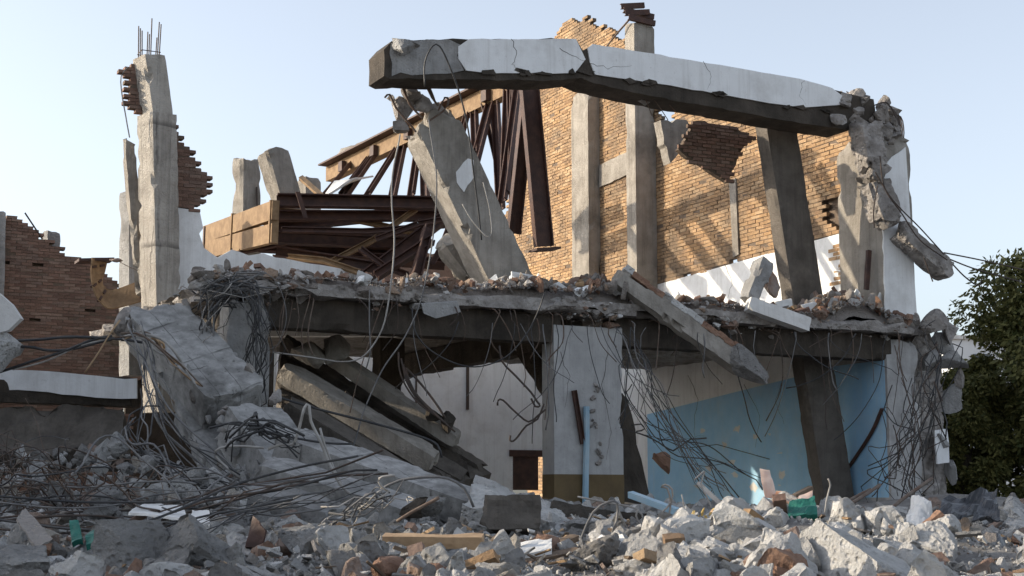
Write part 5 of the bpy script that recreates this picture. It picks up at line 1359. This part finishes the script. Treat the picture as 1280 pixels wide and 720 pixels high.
wire(((262, 535), (300, 528), (330, 540), (395, 552), (440, 555)), 22.0, .018, 'cable_black', 'black cable drawn over the top of the long slanted beam', seed=14)
wire(((345, 495), (400, 512), (460, 528), (520, 545), (545, 556), (552, 572)), 25.5, .022, 'cable_black', 'long black cable running down along the stair flight', seed=15)
wire(((496, 652), (515, 640), (540, 627), (549, 622)), 14.6, .018, 'rebar', 'straight bar slanting up behind the timber beam', 'bar', 'steel_bar', wob=0, seed=16)
wire(((475, 612), (500, 602), (535, 597), (560, 598), (580, 610), (592, 634)), 16.2, .016, 'cable_grey', 'grey cable arching over the stones behind the timber beam', seed=17)
wire(((488, 616), (476, 606), (474, 598), (484, 595), (494, 594)), 16.0, .014, 'cable_pale', 'short hooked pale wire above the cable knot', 'wire', 'wire', seed=18)
wire(((720, 700), (728, 670), (742, 640), (760, 627), (772, 628), (770, 650), (764, 668)), 14.4, .013, 'cable_grey', 'bent grey wire arching above the white sheet', 'wire', 'wire', seed=19)
wire(((722, 621), (758, 628), (795, 636), (804, 650), (800, 655), (795, 645), (798, 636)), 16.8, .012, 'cable_pale', 'long pale rod crossing before the middle column foot', 'rod', 'rod', wob=0.004, seed=30)
wire(((795, 652), (785, 660), (775, 668)), 16.4, .012, 'cable_grey', 'short grey wire curling near the red cloth', 'wire', 'wire', seed=31)
wire(((828, 640), (838, 628), (840, 612), (832, 606), (828, 610), (836, 612), (840, 630), (836, 645)), 16.4, .012, 'cable_pale', 'curly pale wire left of the yellow foam', 'wire', 'wire', seed=32)
wire(((852, 618), (856, 634), (857, 655)), 16.2, .008, 'cable_pale', 'thin upright wire beside the curly one', 'wire', 'wire', seed=33)
wire(((868, 600), (876, 592), (880, 590), (876, 606), (886, 626), (892, 640)), 16.6, .010, 'cable_pale', 'thin pale wire bent double beside the slanting pipe', 'wire', 'wire', seed=34)
wire(((1030, 652), (1032, 625), (1037, 605), (1035, 598)), 15.4, .010, 'cable_pale', 'pale twig like wire standing right of the green bag', 'wire', 'wire', seed=35)
for k, (a_, b_) in enumerate((((1035, 652), (1100, 606)), ((1040, 655), (1102, 638)), ((1052, 660), (1104, 650)), ((1030, 648), (1088, 612)), ((1098, 648), (1165, 598)))):
    wire((a_, ((a_[0]+b_[0])/2, (a_[1]+b_[1])/2 - 2), b_), [17.2, 18.2], .022, 'rebar', ('longest bar slanting up against the blue pier', 'level grey bar below the slanting one', 'lowest bar poking towards the pier', 'second bar close beside the longest slanting one', 'thin bar crossing before the pier base')[k], 'bar', 'steel_bar', wob=0.01, seed=40 + k)
wire(((1184, 648), (1186, 668), (1188, 690)), 14.2, .012, 'cable_pale', 'short upright stick among the pale stones at the right', 'stick', 'stick', seed=46)
wire(((1218, 668), (1222, 690), (1226, 702)), 14.2, .012, 'wood', 'thin brown stick before the black sheets', 'stick', 'stick', seed=47)
# dark cables strung at the left
for k, (pts, lab) in enumerate(((((-60, 428), (40, 426), (90, 422), (150, 424), (178, 428)), 'upper black cable strung level in front of the brick wall'), (((-60, 434), (30, 433), (60, 438), (95, 436), (140, 424)), 'lower sagging black cable in front of the brick wall'),
    (((-10, 468), (40, 452), (80, 440), (115, 426), (140, 420)), 'black cable rising from the white beam to the leaning slab'), (((16, 462), (60, 450), (100, 432), (136, 424)), 'pale cable rising beside the black one to the leaning slab'), (((106, 466), (120, 446), (135, 422), (150, 400)), 'thin tan cord rising steeply by the leaning slab top'))):
    wire(pts, 25.0, .026 if k < 3 else .016, ('cable_black', 'cable_black', 'cable_black', 'cable_pale', 'wood')[k], lab, seed=50 + k)
r = np.random.default_rng(301)
def strands(n, path, spread, Y, rad, mats, name, lab, cat='cables', wob=0.06, dY=0.2, end_spread=None):
    """loose strands that roughly follow a path but cross, stop short and kink as they please"""
    mb = MB()
    for k in range(n):
        m_ = len(path); yy = r.normal(0, dY)
        o1 = r.normal(0, spread * 0.8, 2); o2 = r.normal(0, (end_spread or spread) * 0.9, 2)
        lo = 0.0 if r.random() < 0.55 else r.uniform(0, 0.45); hi = 1.0 if r.random() < 0.55 else r.uniform(0.55, 1.0)
        ts = np.linspace(lo, hi, int(r.integers(4, 8)))
        pts = []
        for t in ts:
            f_ = t * (m_ - 1); i = min(int(f_), m_ - 2); w = f_ - i
            x = path[i][0] * (1 - w) + path[i + 1][0] * w; y = path[i][1] * (1 - w) + path[i + 1][1] * w
            o = o1 * (1 - t) + o2 * t + r.normal(0, spread * 0.75, 2)
            Yb = Y if not isinstance(Y, tuple) else Y[0] + (Y[1] - Y[0]) * t
            pts.append(P(x + o[0], y + o[1], Yb + yy + r.normal(0, dY * 0.5)))
        kink = r.random() < 0.3
        tube(pts, rad * r.choice([.55, .75, 1.0, 1.35]), 5, 0.12, smooth=not kink, mb=mb, mi=int(r.integers(len(mats))), wob=0 if kink else wob, seed=int(r.integers(9999)))
    return build(name, mb, mats, None, lab, cat, kind='stuff', smooth=True)
G3 = ['cable_grey', 'cable_black', 'cable_grey']
strands(26, [(262, 368), (285, 356), (318, 362), (332, 400), (322, 450), (306, 492), (296, 520)], 10, 26.0, .010, ['cable_black', 'cable_grey', 'cable_black'], 'cable_tangle', 'tangle of dark cables hanging over the left column head', wob=0.22)
strands(12, [(330, 352), (300, 352), (268, 370), (258, 410), (262, 440)], 9, 25.9, .013, ['cable_grey', 'cable_pale', 'cable_black'], 'cable_tangle', 'paler cables looped around the left column top', wob=0.05)
strands(10, [(240, 380), (252, 366), (280, 372), (262, 400), (248, 420)], 10, 26.1, .010, ['cable_black'], 'cable_tangle', 'black wires bunched at the slab corner by the left column', wob=0.25)
strands(13, [(165, 415), (184, 440), (188, 480), (206, 525), (245, 568), (300, 606)], 6, (24.4, 21.5), .012, G3, 'cable_bundle', 'bundle of grey cables running down over the leaning slab', wob=0.05, end_spread=10)
strands(9, [(150, 420), (185, 415), (215, 445), (250, 480)], 5, 24.2, .018, ['wood', 'cable_pale', 'rebar'], 'wire_bundle', 'rusty wires fraying at the top of the leaning slab', wob=0.08)
strands(16, [(180, 500), (172, 540), (190, 575), (230, 600), (300, 622)], 12, (22.5, 20.0), .012, G3, 'cable_bundle', 'loose cables draped below the leaning slab bundle', wob=0.07)
strands(12, [(-40, 652), (60, 642), (150, 655), (240, 640), (330, 612), (420, 596), (470, 580)], 13, (16.2, 17.4), .010, ['cable_black', 'cable_grey', 'rebar_dark'], 'cable_bed', 'bed of dark cables lying across the left rubble towards the centre', wob=0.05, dY=0.7)
strands(9, [(150, 672), (230, 658), (300, 640), (370, 628), (440, 612)], 9, (15.2, 16.4), .009, ['cable_black', 'cable_black', 'cable_grey'], 'cable_bed', 'dark cables lying closer across the rubble before the leaning slab', wob=0.04, dY=0.4)
strands(12, [(405, 655), (430, 640), (460, 625), (480, 616), (492, 612)], 9, 15.6, .012, ['cable_grey', 'cable_pale', 'cable_black'], 'cable_tangle', 'knot of pale and grey cables behind the timber beam', wob=0.08)
strands(14, [(286, 560), (300, 538), (330, 532), (352, 545), (372, 560)], 8, 20.6, .013, ['cable_black'], 'cable_tangle', 'coil of black cable on the shorter grey beam', wob=0.10)
strands(14, [(776, 405), (790, 440), (806, 480), (840, 540), (880, 595), (912, 632)], 6, (29.2, 27.0), .009, ['cable_grey', 'cable_black', 'cable_grey'], 'cable_bundle', 'sheaf of cables falling from the slab across the blue wall', wob=0.18, end_spread=16)
strands(9, [(790, 440), (800, 500), (822, 560), (870, 570), (950, 585)], 14, 29.6, .012, ['cable_black'], 'wire_tangle', 'thin black wires looping across the blue wall', wob=0.25)
strands(22, [(1150, 470), (1148, 520), (1128, 560), (1112, 600), (1140, 630)], 14, 31.2, .009, ['cable_black', 'rebar_dark'], 'wire_tangle', 'thin dark wires tangled over the broken wall stub', wob=0.28)
strands(14, [(1170, 430), (1164, 480), (1160, 530), (1152, 590), (1140, 640)], 11, 32.0, .012, ['rebar_dark', 'cable_black'], 'rebar_tangle', 'dark bent bars hanging down the broken wall stub', wob=0.2)
strands(22, [(-30, 600), (40, 606), (110, 600), (190, 612), (260, 620)], 22, (18.5, 19.5), .009, ['rebar', 'cable_black', 'rebar_dark', 'cable_grey'], 'wire_bed', 'thin rods and wires strewn below the dark left slab', wob=0.2, dY=1.0)
strands(18, [(0, 560), (30, 585), (70, 610), (120, 630)], 36, (19.5, 18.5), .008, ['rebar', 'rebar_dark'], 'wire_bed', 'rusty twigs and bars in the hollow at the far left', wob=0.15, dY=0.8)
# wires hanging singly under the slab
def ORD2(k):
    return ['first', 'second', 'third', 'fourth', 'fifth', 'sixth', 'seventh', 'eighth', 'ninth', 'tenth', 'eleventh', 'twelfth', 'thirteenth', 'fourteenth', 'fifteenth', 'sixteenth', 'seventeenth', 'eighteenth', 'nineteenth', 'twentieth', 'twenty-first', 'twenty-second', 'twenty-third', 'twenty-fourth'][k]
for k, px in enumerate(sorted(r.uniform(500, 1130, 24))):
    y0 = 400 + (px - 500) * 0.03
    ln = r.uniform(50, 150); dx = r.normal(0, 30)
    Yw = 29.0 + (px - 690) * 0.008
    wire(((px, y0), (px + dx * .2, y0 + ln * .35), (px + dx * .7, y0 + ln * .75), (px + dx * 1.3, y0 + ln)), Yw - 0.2, r.choice([.008, .010, .014]), 'cable_black' if k % 2 else 'cable_grey', ORD2(k) + ' loose wire dangling below the upper slab counted from the stair flight', 'wire', 'wire', 'wires dangling below the upper slab edge', 0.08, 60 + k)

# ================================================================== TREES, FAR HOUSE, ADDED SHADE HOUSE
def tree(name, base, height, rad, n, lab, seed, leaf=0.16, droop=0.5, lobes=26):
    r = np.random.default_rng(seed); base = np.asarray(base, float)
    t = empty(name, base, lab, 'tree')
    mb = tube([base, base + [0.1, 0, height * .3], base + [-.1, .1, height * .62]], np.linspace(0.24, 0.10, len(catmull([base, base + [0.1, 0, height * .3], base + [-.1, .1, height * .62]], 0.3))), 8, 0.3)
    for k in range(9):
        a = r.uniform(0, 6.28); q = base + np.array([0, 0, height * r.uniform(.25, .55)])
        e = base + np.array([math.cos(a) * rad * .7, math.sin(a) * rad * .7, height * r.uniform(.5, .9)])
        tube([q, (q + e) / 2 + [0, 0, .2], e], 0.05, 5, 0.3, mb=mb)
    build('trunk', mb, 'bark', t)
    cs = []
    for k in range(lobes):
        d = nrm(r.normal(size=3)); rr = r.uniform(.35, 1.0)
        cs.append((base + np.array([0, 0, height * .56]) + d * np.array([rad, rad, height * .46]) * rr, r.uniform(.22, .56) * rad * .62))
    V = []; Fc = []
    for k in range(n):
        c, cr_ = cs[int(r.integers(lobes))]
        d = nrm(r.normal(size=3)) * cr_ * r.random() ** 0.4
        p = c + d * np.array([1, 1, .9])
        if p[2] < base[2] + 0.2: continue
        ax = nrm(np.array([d[0], d[1], 0]) + r.normal(0, .6, 3) * cr_ + np.array([0, 0, -droop * cr_])); sd = nrm(np.cross(ax, r.normal(size=3)))
        l = leaf * r.uniform(.6, 1.3); w = l * .2; i0 = len(V)
        V += [p, p + ax * l * .5 + sd * w, p + ax * l, p + ax * l * .5 - sd * w]; Fc.append((i0, i0 + 1, i0 + 2, i0 + 3))
    mb = MB(); mb.add(V, Fc); build('crown', mb, 'leaf', t)
tree('leafy_tree', (14.1, 37.4, GZ), 7.9, 2.45, 80000, 'leafy green tree rising beside the broken corner of the building', 401, leaf=.19, lobes=110)
tree('leafy_tree', (11.45, 37.6, GZ), 5.0, 1.3, 42000, 'lower dense green shrub tree in front of the taller tree', 402, leaf=.15, lobes=70)
tree('leafy_tree', (17.2, 40, GZ), 8.6, 3.0, 26000, 'tall green tree mostly cut off by the picture edge', 403, leaf=.2, lobes=80)
# far pale building
b0 = P(1206, 560, 95.0); zt_ = P(1206, 426, 95.0)[2]
h_ = empty('far_building', (b0[0] + 3, 98, GZ), 'pale flat roofed building far behind the tree', 'building')
mb = MB(); mb.add(box_v((b0[0] + 3.2, 98, (zt_ + GZ) / 2), (1, 0, 0), (0, 1, 0), (0, 0, 1), 8.2, 8, zt_ - GZ), BOXF); build('wall', mb, 'far_wall', h_)
mb = MB(); mb.add(box_v((b0[0] + 3.2, 98, zt_ + 0.12), (1, 0, 0), (0, 1, 0), (0, 0, 1), 8.6, 8.4, 0.24), BOXF); build('roof', mb, 'plaster_dirty', h_)
for i in range(3):
    for j in range(3):
        mb = MB(); mb.add(box_v((b0[0] + 1.0 + 2.3 * i, 93.98, zt_ - 1.6 - 2.9 * j), (1, 0, 0), (0, 1, 0), (0, 0, 1), 1.1, 0.1, 1.3), BOXF); build('window', mb, 'glass', h_)
build('mast', tube([(b0[0] - 0.3, 95, zt_ + .2), (b0[0] - .3, 95, zt_ + 1.4)], 0.06, 5), 'rebar_dark', h_)
# unseen house added on the left, sized so its shade falls over the rubble
nh = empty('unseen_shade_house', (-22, 14, GZ), 'unseen plastered house with a lower annex, added left of the site for its shade', 'building')
for nm_, HX0, HX1, HY0, HY1, HT in (('main', -27.0, -17.0, 18.6, 29.3, 8.2), ('annex', -26.0, -17.2, 2.0, 18.5, 4.0)):
    mb = MB(); mb.add(box_v(((HX0 + HX1) / 2, (HY0 + HY1) / 2, (HT + GZ) / 2), (1, 0, 0), (0, 1, 0), (0, 0, 1), HX1 - HX0, HY1 - HY0, HT - GZ), BOXF); build('wall', mb, 'plaster_dirty', nh)
    mb = MB(); mb.add(box_v(((HX0 + HX1) / 2, (HY0 + HY1) / 2, HT + 0.15), (1, 0, 0), (0, 1, 0), (0, 0, 1), HX1 - HX0 + .3, HY1 - HY0 - .1, 0.3), BOXF); build('roof', mb, 'concrete', nh)
    for i in range(int((HY1 - HY0) / 4.4)):
        for j in range(int((HT - GZ) / 2.9)):
            w_ = MB(); w_.add(box_v((HX1 + 0.02, HY0 + 2.3 + 4.4 * i, -0.2 + 3.0 * j), (0, 1, 0), (1, 0, 0), (0, 0, 1), 1.3, 0.08, 1.4), BOXF); build('window', w_, 'glass', nh)
# every labelled piece that could be lifted away is a thing, whatever its name ends in
for o in COL.objects:
    if o.parent is None and 'category' in o.keys() and 'kind' not in o.keys(): o['kind'] = 'thing'
